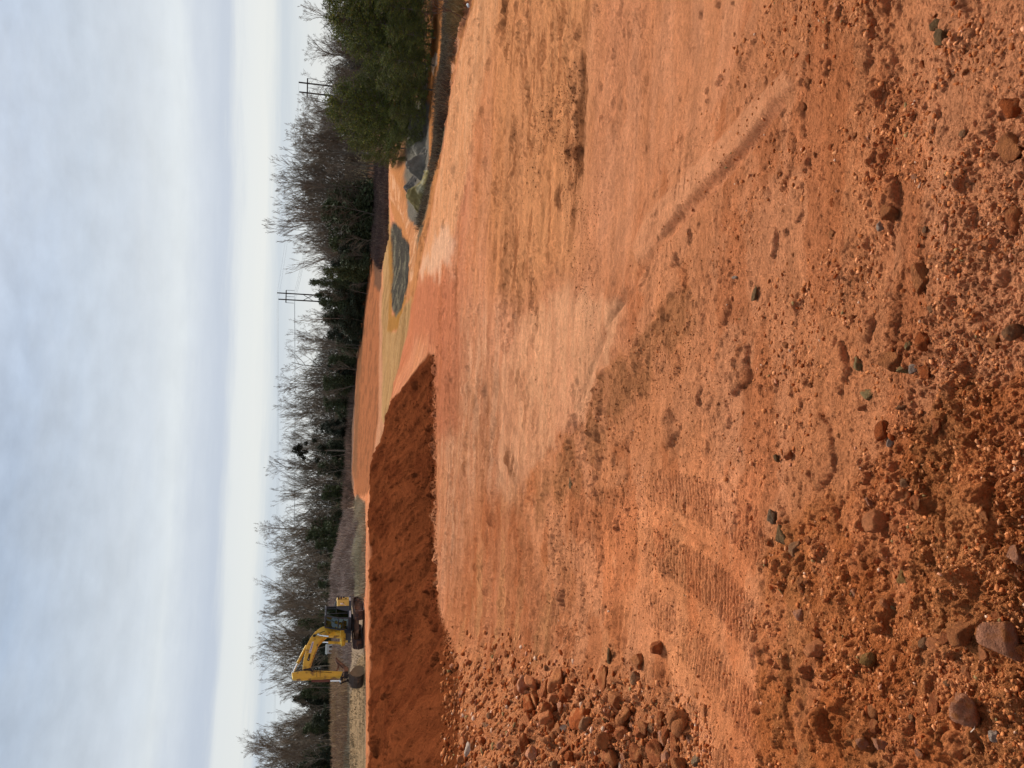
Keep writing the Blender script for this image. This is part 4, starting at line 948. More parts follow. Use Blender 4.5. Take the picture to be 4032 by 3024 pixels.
for y, top, w, lb in ((1075, 1262, .8, None), (1122, 1214, .5, 'narrow dark evergreen with a blunt top right under the near power poles'), (1165, 1236, .6, None), (1200, 1252, 1.0, 'green evergreen clump left below the power poles'), (1260, 1262, 1.2, None), (1320, 1285, 1.2, None),
                      (1420, 1290, 1.2, 'olive green bush tree in the middle of the treeline'), (1530, 1265, 1.2, None), (1680, 1258, 1.3, None), (1770, 1240, 1.2, None), (1850, 1270, 1.1, None), (1960, 1262, 1.0, None),
                      (2060, 1225, 1.2, 'bright dark green evergreen above the shoulder of the weedy rise'), (2105, 1200, 1.2, 'broad green evergreen behind the weedy rise'), (2190, 1255, 1.1, None), (2300, 1250, 1.1, None), (2340, 1262, .9, 'yellow green bush right of the excavator body'),
                      (2450, 1170, 1.0, None), (2520, 1185, 1.1, None), (2600, 1200, 1.1, None), (2660, 1205, 1.3, 'nearly black evergreen left of the excavator arm'), (2720, 1180, 1.2, 'dark evergreen with a slanting top in the left wood'), (2745, 1150, 1.0, None),
                      (2860, 1190, 1.1, 'mid green young evergreen in the left wood'), (2960, 1190, 1.1, 'bright green cedar low at the left end'), (3010, 1160, 1.2, None), (980, 1330, 1.1, None), (880, 1350, 1.2, None), (1040, 1300, 1.2, None)):
    put_ever(y, pdist(y) - random.uniform(-7, 2), top, random.randrange(4) if lb is None else (0 if 'bright' in lb or 'green' in lb else 3), lb or 'dark evergreen standing among the bare trees', None if lb else 'evergreens among the bare trees', w)
y = 680
while y < 3060:                                        # low evergreens in the shade of the wood
    y += random.uniform(45, 95); put_ever(y, pdist(y) + random.uniform(-5, 4), ptop(y) * .38 + 1390 * .62 + random.uniform(-25, 35), random.randrange(4), 'low dark evergreen at the shaded foot of the wood', 'low evergreens at the foot of the wood', random.uniform(1.2, 1.9))
# the ragged pine with a flat dark head
a_ = az_of(1775, 1380); D_ = 196; gx, gy = D_ * math.sin(a_), D_ * math.cos(a_); gz = zworld(gx, gy)
hz = top_z(1146, 1775, D_) - gz
o = empty('ragged_pine', (gx, gy, gz)); tag(o, 'ragged dark pine with a lopsided tuft at its top', 'tree')
V, F, T = leaf_cloud([(0, 0, hz - 1.3), (.9, 0, hz - 2.0), (-1.0, 0, hz - 2.3), (-1.9, .3, hz - 3.1), (1.7, 0, hz - 3.5), (-.4, 0, hz - 3.4), (2.4, 0, hz - 5.5), (-2.4, 0, hz - 6.2), (.6, 0, hz - 7.5)], [1.1, .9, .9, .6, .6, .7, .7, .7, 1.0], 1500, .24, 77)
me = np_mesh('crown', V, F, False, np.array(lin(50, 56, 40, .6)[:3])[None] * T[:, None]); link('crown', me, M_ever, o)
tb = MB(); tb.tube((0, 0, -.3), (.1, 0, hz - 1), .25, .08, 8)
for k in range(9): tb.tube((0, 0, hz - 3 - k * .8), ((-1) ** k * 1.8, .2 * k - .8, hz - 2.4 - k * .8), .06, .02, 5)
tb.build('trunk', M_bark, o)

# young pines by the gravel
def pine_mesh(seed, H=10.5):
    r = np.random.default_rng(seed); cen = []; br = MB()
    nw = 24
    for w in range(nw):
        t = .09 + .89 * w / nw; z_ = H * t; L_ = H * .30 * (1 - t) ** .62 * (.85 + .2 * r.random()) + .25
        for k in range(r.integers(6, 9)):
            a = r.random() * 6.28; le = L_ * r.uniform(.45, 1.28); up = .30 + .55 * t
            tip = np.array([math.cos(a) * le, math.sin(a) * le, z_ + le * up * .8])
            br.tube((0, 0, z_), tuple(tip), .035, .012, 4, False)
            for q in np.linspace(.3, 1.0, max(3, int(le * 4.5))):
                cen.append(np.array([0, 0, z_]) * (1 - q) + tip * q + r.normal(size=3) * .12)
                for _ in range(2): cen.append(cen[-1] + r.normal(size=3) * np.array([.28, .28, .16]) * (.5 + .6 * q))
    for k in range(30): cen.append(np.array([0, 0, H * (.9 + .1 * k / 30)]) + r.normal(size=3) * .13)
    cen = np.array(cen); n = len(cen); m_ = 9
    d = r.normal(size=(n, m_, 3)); d[:, :, 2] += .7; d /= np.linalg.norm(d, axis=2)[..., None]
    ln = .17 * r.uniform(.7, 1.25, (n, m_, 1)); sd = np.cross(d, r.normal(size=(n, m_, 3))); sd /= np.linalg.norm(sd, axis=2)[..., None]
    c = cen[:, None, :] + 0 * d; V = np.stack([c + sd * .028, c - sd * .028, c + d * ln], 2).reshape(-1, 3)
    F = np.arange(len(V)).reshape(-1, 3)
    T = np.repeat(r.uniform(.7, 1.35, n), m_ * 3)[:, None]; yel = np.repeat(r.random(n) < .25, m_ * 3)[:, None]
    col = np.where(yel, np.array(lin(138, 138, 58, .74)[:3])[None], np.array(lin(106, 116, 58, .70)[:3])[None]) * T
    return V, F, col, br
PN = []
for s_ in (1, 2, 3, 4):
    V, F, c, br = pine_mesh(40 + s_)
    me = np_mesh('crown', V, F, False, c); me.materials.append(M_pine)
    br.tube((0, 0, -.3), (0, 0, 10.2), .13, .03, 8); tm = bpy.data.meshes.new('trunk'); tm.from_pydata(br.v, [], br.f); tm.materials.append(M_bark)
    PN.append((me, tm))
for y, d, top, w, lb in ((-110, 84, 1262, 1.1, None), (-40, 82, 1268, 1.1, None), (25, 86, 1272, 1.1, 'tallest young pine at the right end'), (95, 83, 1282, 1.05, 'young pine next to the tallest, slightly lower'), (150, 86, 1312, 1.1, 'young pine on the sloping shoulder of the right group'),
                         (205, 83, 1370, 1.1, 'smaller young pine below the sloping shoulder'), (262, 88, 1425, 1.2, 'short pine in the dip between the two groups'), (320, 90, 1400, 1.0, 'short young pine left of the dip'), (372, 88, 1318, .95, 'young pine with a rounded top, right side of the left group'),
                         (418, 86, 1278, 1.05, 'tallest young pine of the left group'), (468, 88, 1284, 1.0, 'young pine close behind the tallest of the left group'), (525, 92, 1322, 1.0, 'young pine above the gravel heaps'), (575, 96, 1368, .95, 'young pine on the falling left side of the group'),
                         (622, 99, 1425, .9, 'leftmost young pine above the salmon coloured berm'), (120, 78, 1520, 1.3, 'low bushy yellow green pine in front of the right group'), (230, 79, 1500, 1.3, 'low bushy pine in front of the dip'), (330, 80, 1480, 1.3, 'low bushy pine in front of the left group'),
                         (440, 80, 1530, 1.3, 'low bushy pine just right of the tall gravel heap'), (520, 82, 1535, 1.25, 'low bushy pine behind the tall dark gravel heap'), (20, 79, 1480, 1.3, None), (618, 92, 1560, 1.0, 'small pine on the bank above the salmon berm')):
    a = az_of(y, 1500); x_, y_ = d * math.sin(a), d * math.cos(a); zg = zworld(x_, y_) - .1; s = (top_z(top, y, d) - zg) / 10.6
    o = empty('pine_tree', (x_, y_, zg), random.uniform(0, 6.28), (s * w * 1.0, s * w * 1.0, s)); k = random.randrange(4)
    for nm, me in (('crown', PN[k][0]), ('trunk', PN[k][1])):
        c = bpy.data.objects.new(nm, me); COL.objects.link(c); c.parent = o
    tag(o, lb or 'young pine at the far right edge of the group', 'tree', None if lb else 'young pines at the far right edge')

# leaning bare shrubs on the right edge
def shrub(px, py, hpx, lean, label, seed, mat, n=9):
    g = at(px, py); D = math.hypot(g.x, g.y); H = hpx / FPX * D; r = random.Random(seed); m_ = MB()
    def go(p, d, l, rad, lev):
        q = p + d * l * .5; d2 = (d + Vector((r.gauss(0, .18), r.gauss(0, .18), r.gauss(.03, .12)))).normalized(); e = q + d2 * l * .5
        m_.tube(p, q, rad, rad * .8, 5, False); m_.tube(q, e, rad * .8, rad * .55, 5, False)
        if lev < 4:
            for k in range(3 if lev else n):
                t = r.uniform(.35, 1) ; b = p.lerp(q, t * 2) if t < .5 else q.lerp(e, t * 2 - 1)
                go(b, (d2 + Vector((r.gauss(0, .45), r.gauss(0, .45), r.gauss(.12, .3)))).normalized(), l * r.uniform(.45, .75), rad * .55, lev + 1)
    o = empty('shrub', g); go(Vector((0, 0, -.05)), Vector((lean, 0, 1)).normalized(), H * .48, .028, 0)
    c = m_.build('branches', mat, o); return tag(o, label, 'shrub')
M_shrub = mat_basic('shrub bark', lin(120, 98, 84, .55), .9, 0, .3, 3)
shrub(1832, 78, 205, .42, 'leaning bare shrub growing at the edge of the clay ledge', 5, M_shrub)
shrub(1806, 20, 150, .1, 'tangled bare shrub at the right edge behind the leaning one', 6, M_shrub, 7)
shrub(1780, -30, 170, -.2, 'bare shrub cut by the right edge of the view', 8, M_shrub, 7)

# ---------------------------------------------------------------- dry grass and brush (nobody could count it)
def blades(outline, n, hgt, wid, cols, name, warp=0, lean=.25, seed=1, mat=None):
    r = np.random.default_rng(seed); xs = [p[0] for p in outline]; ys = [p[1] for p in outline]; out = []
    pts = np.stack([r.uniform(min(xs), max(xs), n * 4), r.uniform(min(ys), max(ys), n * 4)], 1)
    ok = inpoly(outline, pts[:, 0], pts[:, 1]); pts = pts[ok][:n]; n = len(pts)
    a0, d0 = hit_many(pts[:, 0], pts[:, 1]); G = np.stack([d0 * np.sin(a0), d0 * np.cos(a0), height0(a0, d0) - .05], 1)
    patch_ = .5 + fbm(G[:, 0] * .25, G[:, 1] * .12, 3, seed)
    k = 3
    G = np.repeat(G, k, 0) + r.normal(size=(n * k, 3)) * np.array([.25, .25, 0]); N_ = n * k
    h = hgt * r.uniform(.45, 1.2, N_) * np.clip(np.repeat(patch_, k) + .4, .5, 1.3); t = np.stack([r.normal(0, lean, N_), r.normal(0, lean, N_), np.ones(N_)], 1) * h[:, None]
    s = np.stack([r.normal(size=N_), r.normal(size=N_), np.zeros(N_)], 1); s /= np.linalg.norm(s, axis=1)[:, None]; s *= wid * r.uniform(.6, 1.5, N_)[:, None]
    V = np.stack([G - s, G + s, G + t + s * .3, G + t - s * .3], 1).reshape(-1, 3); F = np.arange(N_ * 4).reshape(-1, 4)
    ck = np.array([lin(*c, .72)[:3] for c in cols]); pk = np.clip(((np.repeat(patch_, k) + r.normal(0, .25, N_)) * len(cols)).astype(int), 0, len(cols) - 1)
    c = np.repeat(ck[pk] * r.uniform(.7, 1.3, N_)[:, None], 4, 0)
    return tag(link(name, np_mesh(name, V, F, False, c), mat or M_dry), kind='stuff')
M_dry = mat_basic('dry stalks', (1, 1, 1, 1), .9, 0, .15, 1, tint=True, spec=.1)
grey_p = [(156, 136, 126), (176, 156, 146), (190, 174, 162), (140, 120, 108)]
blades([(1418, 2050), (1385, 2000), (1350, 2010), (1318, 2080), (1302, 2200), (1300, 2400), (1308, 2560), (1385, 2620), (1385, 2380), (1410, 2330)], 9000, .75, .035, grey_p, 'weeds', seed=2)
blades([(1438, 1990), (1440, 2300), (1436, 2345), (1405, 2340), (1403, 2100), (1395, 1985), (1410, 1950)], 5000, .5, .03, [(170, 158, 132), (190, 178, 150), (206, 194, 168)], 'dry_grass', seed=3)
blades([(1372, 2560), (1374, 3080), (1315, 3080), (1316, 2560)], 5200, .8, .04, [(140, 114, 96), (170, 142, 112), (156, 126, 106), (186, 158, 122)], 'brush', seed=4)
blades([(1440, 2560), (1440, 3080), (1380, 3080), (1380, 2560)], 1500, .16, .03, [(166, 142, 108), (140, 122, 94)], 'dry_grass', seed=24, lean=.6)
blades([(1378, 2560), (1378, 3080), (1368, 3080), (1368, 2560)], 900, .5, .03, [(166, 154, 132), (150, 140, 118)], 'dry_grass', seed=14)
blades([(1415, 1280), (1398, 1500), (1386, 1700), (1384, 1900), (1400, 1985), (1350, 2010), (1362, 1800), (1368, 1600), (1392, 1400)], 4200, 1.1, .06, [(116, 98, 84), (144, 120, 106), (166, 142, 124)], 'brush', seed=5)
blades([(1478, 700), (1476, 900), (1462, 1000), (1502, 1060), (1530, 940), (1530, 640), (1480, 640)], 5200, .7, .06, [(112, 92, 84), (136, 114, 100), (104, 86, 80)], 'brush', seed=6)
blades([(1440, 1080), (1420, 1250), (1425, 1260), (1447, 1080)], 800, .7, .06, [(104, 92, 76), (124, 108, 90)], 'brush', seed=7)
blades([(1822, -40), (1800, 130), (1776, 250), (1774, 330), (1736, 600), (1700, 720), (1668, 880), (1650, 900), (1668, 760), (1698, 620), (1712, 480), (1733, 250), (1747, 100), (1752, -40)], 7000, .42, .018, [(104, 88, 72), (126, 110, 88), (150, 132, 104), (96, 82, 70)], 'dry_grass', seed=8, lean=.5)
blades([(1800, -40), (1830, 40), (1800, 130), (1770, 110), (1770, -40)], 900, .6, .018, [(150, 126, 84), (128, 108, 76)], 'dry_grass', seed=9, lean=.5)
# far wood behind the rows of trees, one mass of twigs
def far_wood():
    r = np.random.default_rng(5); cs = []; n = 70000
    ys = r.uniform(-500, 3500, n); V = np.zeros((n, 4, 3)); c = np.zeros(n)
    az_s = np.array([az_of(y, 1380) for y in np.linspace(-500, 3500, 200)]); pt = np.array([ptop(y) for y in np.linspace(-500, 3500, 200)])
    yy = np.linspace(-500, 3500, 200); a = np.interp(ys, yy, az_s); d = np.interp(ys, yy, [pdist(y) for y in yy]) + r.uniform(26, 50, n)
    zt = np.array([top_z(p + 90, y, 200) / 200 for p, y in zip(pt, yy)]); ztop = np.interp(ys, yy, zt) * d
    x, y = d * np.sin(a), d * np.cos(a); zg = height0(a, d); lump = .72 + .5 * fbm(x * .12, y * .12, 3, 6)
    z_ = zg + (ztop - zg) * lump * r.random(n) ** .8
    C_ = np.stack([x, y, z_], 1); dv = r.normal(size=(n, 3)); dv[:, 2] = np.abs(dv[:, 2]) + .5; dv /= np.linalg.norm(dv, axis=1)[:, None]
    sd = np.cross(dv, r.normal(size=(n, 3))); sd /= np.linalg.norm(sd, axis=1)[:, None]; l = r.uniform(.5, 1.3, n)[:, None]; w = r.uniform(.03, .11, n)[:, None]
    V = np.stack([C_ - dv * l - sd * w, C_ - dv * l + sd * w, C_ + dv * l + sd * w * .4, C_ + dv * l - sd * w * .4], 1).reshape(-1, 3)
    col = np.array(lin(104, 98, 88, .8)[:3])[None] * np.repeat(r.uniform(.6, 1.3, n), 4)[:, None]
    tag(link('far_wood', np_mesh('far_wood', V, np.arange(n * 4).reshape(-1, 4), False, col), M_dry), kind='stuff')
far_wood()

# ---------------------------------------------------------------- house among the trees
M_wall = mat_basic('house siding', lin(206, 210, 214, .8), .7, 0, .08, 1); M_roof = mat_basic('house roof', lin(210, 222, 222, .8), .6, 0, .1, 1); M_win = mat_basic('window glass', lin(40, 44, 54), .2, 0, .1, 1)
a = az_of(2556, 1290); hd = 160; hx, hy = hd * math.sin(a), hd * math.cos(a); hzb = zworld(hx, hy)
o = empty('shed', (hx, hy, hzb - .2), -a); tag(o, 'small pale shed glimpsed between the trees behind the boom', 'shed')
b = MB(); b.box(-.85, .85, 0, 2.5, 0, 1.55); b.build('wall', M_wall, o)
b = MB(); b.prism([(-1.0, 1.55), (1.0, 1.55), (.85, 1.9), (-.85, 1.9)], -.2, 2.7); b.build('roof', M_roof, o)
for x in (-.6, .2):
    b = MB(); b.box(x, x + .4, -.06, .04, .6, 1.2); b.build('window', M_win, o)

# ---------------------------------------------------------------- power line
M_pole = mat_basic('weathered pole', lin(84, 72, 68, .5), .9, 0, .2, 3); M_ins = mat_basic('insulator', lin(160, 156, 160, .6), .5); M_wire = mat_basic('wire', lin(140, 146, 152, .5), .5)
def hpole(py_a, py_b, topx_a, topx_b, d, armx, label, brace):
    """two poles; picture y of each, top picture x, distance, picture x of the cross arm"""
    za, zb = top_z(topx_a, py_a, d), top_z(topx_b, py_b, d)
    pa = Vector((d * math.sin(az_of(py_a, topx_a)), d * math.cos(az_of(py_a, topx_a)), 0)); pb = Vector((d * math.sin(az_of(py_b, topx_b)), d * math.cos(az_of(py_b, topx_b)), 0))
    zg = zworld(pa.x, pa.y) - .3; o = empty('power_pole', (pa.x, pa.y, zg)); tag(o, label, 'power pole')
    dv = pb - pa; ht = (za + zb) / 2 - zg; ha = top_z(armx, py_a, d) - zg
    for q, z_ in ((Vector((0, 0, 0)), za - zg), (dv, zb - zg)):
        b = MB(); b.tube(q, q + Vector((0, 0, z_)), .24, .18, 10); b.build('pole', M_pole, o)
    e = dv.normalized() * (dv.length * .5); b = MB(); p0, p1 = -e + Vector((0, -.25, ha)), dv + e + Vector((0, -.25, ha)); b.tube(p0, p1, .16, .16, 6); b.build('cross_arm', M_pole, o)
    ends = []
    for t in (0, .5, 1):
        q = p0.lerp(p1, t); b = MB()
        for s_ in range(9): b.tube(q - Vector((0, 0, .1 + s_ * .26)), q - Vector((0, 0, .28 + s_ * .26)), .11, .06, 8)
        b.build('insulator', M_ins, o); ends.append(o.location + q - Vector((0, 0, 2.5)))
    if brace:
        b = MB(); b.tube(Vector((0, -.1, ha * .76)), dv + Vector((0, -.1, ha * .60)), .09, .09, 6); b.tube(dv + Vector((0, .1, ha * .76)), Vector((0, .1, ha * .60)), .09, .09, 6); b.build('brace', M_pole, o)
    return ends, [o.location + Vector((0, 0, za - zg)), o.location + dv + Vector((0, 0, zb - zg))]
e1, t1 = hpole(1153, 1178, 1091, 1096, 245, 1127, 'near pair of tall dark wooden poles with a tilted cross arm', True)
e2, t2 = hpole(324, 362, 1176, 1178, 215, 1211, 'far right pair of dark poles with a plain cross arm', False)
far_l = [Vector((-260, 420, z_)) for z_ in (14, 14.4, 14.8)]
def wire(p0, p1, sag, label, r=.022):
    pts = [tuple(p0.lerp(p1, t) - Vector((0, 0, sag * 4 * t * (1 - t)))) for t in np.linspace(0, 1, 25)]
    tag(curve_obj('power_line', pts, r, M_wire), label, 'wire', 'conductors of the power line' if 'conductor' in label else 'shield wires of the power line')
for k in range(3):
    wire(e1[k], e2[k], 2.0, 'conductor hanging from the insulators of the wooden poles')
    wire(e1[k], e1[k] + Vector((-330, 130, 4)), 3.0, 'conductor hanging from the insulators of the wooden poles')
for k in range(2):
    wire(t1[k], t2[k], 1.0, 'thin upper wire running from pole top to pole top', .015)
    wire(t1[k], t1[k] + Vector((-330, 130, 4)), 2.0, 'thin upper wire running from pole top to pole top', .015)
# white scrap by the ledge
b = MB(); b.tube((0, 0, .05), (.16, .04, .07), .05, .045, 8); b.tube((.16, .04, .07), (.21, .05, .075), .02, .02, 8)
o = b.build('bottle', mat_basic('white plastic', lin(235, 238, 238, .85), .5, 0, .1, 5), None, smooth=True); o.location = at(1851, 26) ; o.scale = (1.5, 1.5, 1.5); o.rotation_euler = (0, 0, .5)
tag(o, 'white plastic bottle lying at the dark edge of the clay ledge', 'bottle')
# ---------------------------------------------------------------- excavator (x ahead, y to its left, z up)
YEL = lin(232, 190, 62, .80)
mud = lin(120, 84, 60, .6)
M_yel = mat_basic('yellow paint', YEL, .5, 0, .10, 1.5, 0, spec=.4, dirt=(lin(150, 112, 56, .6), 2.6, .52))
M_yelp = mat_basic('pale yellow paint', lin(238, 198, 96, .78), .45, 0, .08, 1.5, 0, spec=.4, dirt=(lin(200, 158, 80, .7), 3, .6))
M_dk = mat_basic('dark grey paint', lin(62, 68, 78, .8), .45, 0, .15, 2, 0, spec=.4)
M_blk = mat_basic('black metal', lin(34, 32, 34), .6, 0, .2, 3, 0)
M_mud = mat_basic('muddy steel', lin(128, 94, 74, .6), .9, 0, .3, 2.5, .02, 12, dirt=(lin(176, 128, 96, .6), 3, .5))
M_track = mat_basic('track steel', lin(104, 84, 78, .55), .8, 0, .35, 3, .01, 16, dirt=(lin(160, 112, 88, .6), 4, .52))
M_bucket = mat_basic('worn bucket steel', lin(92, 76, 64, .6), .75, .1, .25, 2.5, .01, 10, dirt=(lin(130, 104, 80, .6), 2, .55))
M_bucket2 = mat_basic('dusty side plate', lin(150, 132, 104, .62), .85, 0, .2, 3, .01, 10)
M_chrome = mat_basic('chrome rod', lin(225, 228, 232), .18, .9, .05, 3)
M_glass = mat_basic('cab glass', lin(52, 66, 62, .8), .08, 0, .3, 1.2, 0, spec=.8)
M_white = mat_basic('white sticker', lin(232, 230, 232, .8), .5, 0, .05, 3)
M_blue = mat_basic('dark blue print', lin(50, 52, 96), .5, 0, .1, 5)
M_seat = mat_basic('seat fabric', lin(24, 26, 30), .9, 0, .2, 5)
K = .005774
CA, SA, yb = math.cos(R(48)), math.sin(R(48)), -.28
def XZ(pts): return [(((zy - 660) * K + yb * SA) / CA, (1100 - zx) * K) for zx, zy in pts]   # measured side view -> metres
def XZ2(pts, y): return [(((zy - 660) * K + y * SA) / CA, (1100 - zx) * K) for zx, zy in pts]
EX = at(1431, 2449)
ex = empty('excavator', EX + Vector((0, 0, .02)), R(228) - math.atan2(EX.x, EX.y)); tag(ex, 'yellow tracked excavator with dark cab parked on the embankment', 'excavator')
# undercarriage turned under the machine
UM = Matrix.Rotation(R(24), 4, 'Z')
def track(yc):
    L_, Hh, r_ = 3.7, .78, .36; prof_ = []
    for k in range(9): t = -math.pi / 2 + math.pi * k / 8; prof_.append((L_ / 2 - r_ + r_ * math.cos(t), r_ + .03 + r_ * math.sin(t)))
    for k in range(9): t = math.pi / 2 + math.pi * k / 8; prof_.append((-L_ / 2 + r_ + r_ * math.cos(t), r_ + .03 + r_ * math.sin(t)))
    P_ = [Vector((x, 0, z_)) for x, z_ in prof_]; per = [0]
    for i in range(len(P_)): per.append(per[-1] + (P_[(i + 1) % len(P_)] - P_[i]).length)
    b = MB(); n = 46
    for k in range(n):
        s_ = per[-1] * k / n; i = max(j for j in range(len(per) - 1) if per[j] <= s_ + 1e-9); w = (s_ - per[i]) / (per[i + 1] - per[i])
        p = P_[i].lerp(P_[(i + 1) % len(P_)], w); tdir = (P_[(i + 1) % len(P_)] - P_[i]).normalized(); nn = Vector((tdir.z, 0, -tdir.x))
        M = Matrix(((tdir.x, 0, nn.x, p.x), (0, 1, 0, yc), (tdir.z, 0, nn.z, p.z), (0, 0, 0, 1)))
        b.box(-.082, .082, -.35, .35, -.02, .025, UM @ M)
        for g_ in (-.05, .03): b.box(g_, g_ + .018, -.35, .35, .024, .055, UM @ M)
    t_ = b.build('track', M_track, ex)
    b = MB(); b.box(-1.45, 1.45, yc - .16, yc + .16, .22, .56, UM); b.prism([(-1.2, .5), (1.2, .5), (.9, .66), (-.9, .66)], yc - .2, yc + .2, UM); b.build('track_frame', M_mud, t_, .015)
    for x in (-1.49, 1.49):
        b = MB(); b.tube((x, yc - .2, .39), (x, yc + .2, .39), .31, .31, 20, True, UM); b.tube((x, yc - .27, .39), (x, yc + .27, .39), .13, .13, 12, True, UM); b.build('sprocket', M_track, t_)
    b = MB()
    for k in range(7): x = -1.1 + k * .37; b.tube((x, yc - .18, .2), (x, yc + .18, .2), .11, .11, 12, True, UM)
    b.build('rollers', M_track, t_)
for yc in (1.1, -1.1): track(yc)
b = MB(); b.box(-.75, .75, -1.0, 1.0, .38, .68, UM); b.prism([(-1.1, .36), (-.6, .36), (-.5, .6), (-1.0, .6)], -.95, .95, UM); b.prism([(1.1, .36), (.6, .36), (.5, .6), (1.0, .6)], -.95, .95, UM); b.build('carbody', M_mud, ex, .02)
b = MB(); b.tube((0, 0, .66), (0, 0, .95), .62, .62, 28); b.build('swing_bearing', M_blk, ex)
# upper frame
b = MB(); b.prism([(-1.6, .95), (.86, .95), (.86, 1.12), (-1.6, 1.12)], -1.24, 1.22); b.box(.86, 1.25, -.62, .06, .93, 1.45); b.build('deck', M_dk, ex, .02)
b = MB(); b.box(.1, .8, 1.22, 1.25, .99, 1.10); b.box(-1.4, -1.05, 1.22, 1.25, .99, 1.10); b.build('trim_strip', M_white, ex)
out_ = [(-1.0, -1.25), (-1.5, -1.2), (-1.78, -.95), (-1.93, -.45), (-1.95, 0), (-1.93, .45), (-1.78, .95), (-1.5, 1.2), (-1.25, 1.22), (-1.25, -.5), (-1.0, -.5)]
b = MB(); n = len(out_); b.add([(x, y, .98) for x, y in out_] + [(x, y, 2.04) for x, y in out_], [tuple(range(n))[::-1], tuple(range(n, 2 * n))] + [(i, (i + 1) % n, (i + 1) % n + n, i + n) for i in range(n)])
b.build('counterweight', M_yelp, ex, .05)
b = MB(); b.box(-1.24, -.46, -.45, 1.225, 1.12, 2.02); sp_ = b.build('side_door', M_yelp, ex, .03)
b = MB(); b.box(-1.225, -1.215, 1.224, 1.232, 1.14, 2.0); b.box(-.86, -.80, 1.224, 1.25, 1.5, 1.56); b.build('door_seam', M_blk, sp_)
for x0, x1, z0, z1 in ((-1.58, -1.28, 1.84, 1.95), (-1.58, -1.28, 1.66, 1.77), (-1.56, -1.42, 1.46, 1.58), (-1.36, -1.28, 1.30, 1.40)):
    b = MB(); M_ = Matrix.Translation((0, 1.235, 0)) @ Matrix.Rotation(0, 4, 'Z'); b.box(x0, x1, -.03, .004, z0, z1, M_); b.build('vent', M_blk, ex)
b = MB(); b.prism([(-1.5, 2.03), (-.46, 2.02), (-.50, 2.16), (-.8, 2.26), (-1.3, 2.16)], -.9, .95); b.build('engine_hood', M_dk, ex, .03)
b = MB(); b.tube((-1.2, -.4, 2.1), (-1.2, -.4, 2.5), .07, .07, 10); b.build('exhaust', M_blk, ex)
b = MB(); b.box(-.99, .2, -1.24, -.62, 1.12, 2.0); b.prism([(.2, 1.12), (.84, 1.12), (.84, 1.3), (.6, 1.68), (.2, 1.72)], -1.24, -.66); b.build('toolbox', M_yelp, ex, .03)
b = MB()
for y in (-1.2, -.7): b.tube((.78, y, 1.3), (.78, y, 2.0), .018, .018, 6)
b.tube((.78, -1.2, 2.0), (.78, -.7, 2.0), .018, .018, 6); b.build('handrail', M_blk, ex)
# cab: frame bars round real openings, glass behind them
Y0, Y1 = .08, 1.2
cp = [(-.44, 1.12), (-.44, 2.82), (.52, 2.84), (.82, 1.9), (.86, 1.12)]
b = MB()
def bar3(p, q, r_=.045): b.tube(p, q, r_, r_, 6)
for y in (Y0, Y1):
    for p, q in zip(cp, cp[1:] + cp[:1]): bar3((p[0], y, p[1]), (q[0], y, q[1]), .055)
    bar3((.30, y, 1.15), (.30, y, 2.5), .03); bar3((.30, y, 2.5), (.42, y, 2.8), .03); bar3((-.24, y, 2.05), (-.24, y, 2.8), .03)
    bar3((-.24, y, 2.08), (.30, y, 2.08), .02)
    b.prism([(-.44, 1.13), (.16, 1.13), (.06, 1.42), (-.16, 1.95), (-.24, 2.05), (-.44, 2.1)], y - .035, y + .03)
for p in cp[1:]: bar3((p[0], Y0, p[1]), (p[0], Y1, p[1]), .05)
bar3((.85, Y0, 1.55), (.85, Y1, 1.55), .03)
b.box(-.5, .56, Y0 - .03, Y1 + .03, 2.84, 2.91); b.box(-.46, .88, Y0, Y1, 1.06, 1.17); b.box(-.47, -.41, Y0, Y1, 1.15, 2.0); b.box(.80, .87, Y0, Y1, 1.15, 1.22)
cabo = b.build('cab', M_dk, ex, .006)
b = MB()
for y in (Y0 + .01, Y1 - .01): b.prism([(-.42, 2.05), (-.42, 2.8), (.5, 2.82), (.80, 1.9), (.84, 1.2), (.1, 1.2), (-.2, 1.95)], y - .003, y + .003)
b.add([(.52, Y0, 2.82), (.52, Y1, 2.82), (.81, Y1, 1.9), (.81, Y0, 1.9)], [(0, 1, 2, 3)]); b.add([(.81, Y0, 1.9), (.81, Y1, 1.9), (.85, Y1, 1.2), (.85, Y0, 1.2)], [(0, 1, 2, 3)])
b.add([(-.43, Y0, 2.0), (-.43, Y1, 2.0), (-.43, Y1, 2.78), (-.43, Y0, 2.78)], [(0, 1, 2, 3)])
gm = bpy.data.materials.new('clear cab glass'); gm.use_nodes = True; t_ = gm.node_tree; t_.nodes.clear()
mo = t_.nodes.new('ShaderNodeOutputMaterial'); ms = t_.nodes.new('ShaderNodeMixShader'); tr_ = t_.nodes.new('ShaderNodeBsdfTransparent'); tr_.inputs[0].default_value = (.34, .42, .39, 1); gl_ = t_.nodes.new('ShaderNodeBsdfGlossy'); gl_.inputs['Roughness'].default_value = .04
gl_.inputs[0].default_value = (.75, .85, .82, 1); ms.inputs[0].default_value = .12; t_.links.new(tr_.outputs[0], ms.inputs[1]); t_.links.new(gl_.outputs[0], ms.inputs[2]); t_.links.new(ms.outputs[0], mo.inputs[0])
b.build('glass', gm, cabo)
b = MB(); b.box(-.22, .3, .42, .9, 1.2, 1.6); b.prism([(-.3, 1.55), (-.1, 1.55), (-.15, 2.35), (-.3, 2.35)], .42, .9); b.tube((.5, .45, 1.2), (.6, .45, 1.7), .03, .03, 6); b.tube((.5, .85, 1.2), (.6, .85, 1.7), .03, .03, 6); b.box(.3, .7, .15, .32, 1.2, 1.8); b.build('operator_seat', M_seat, cabo, .03)
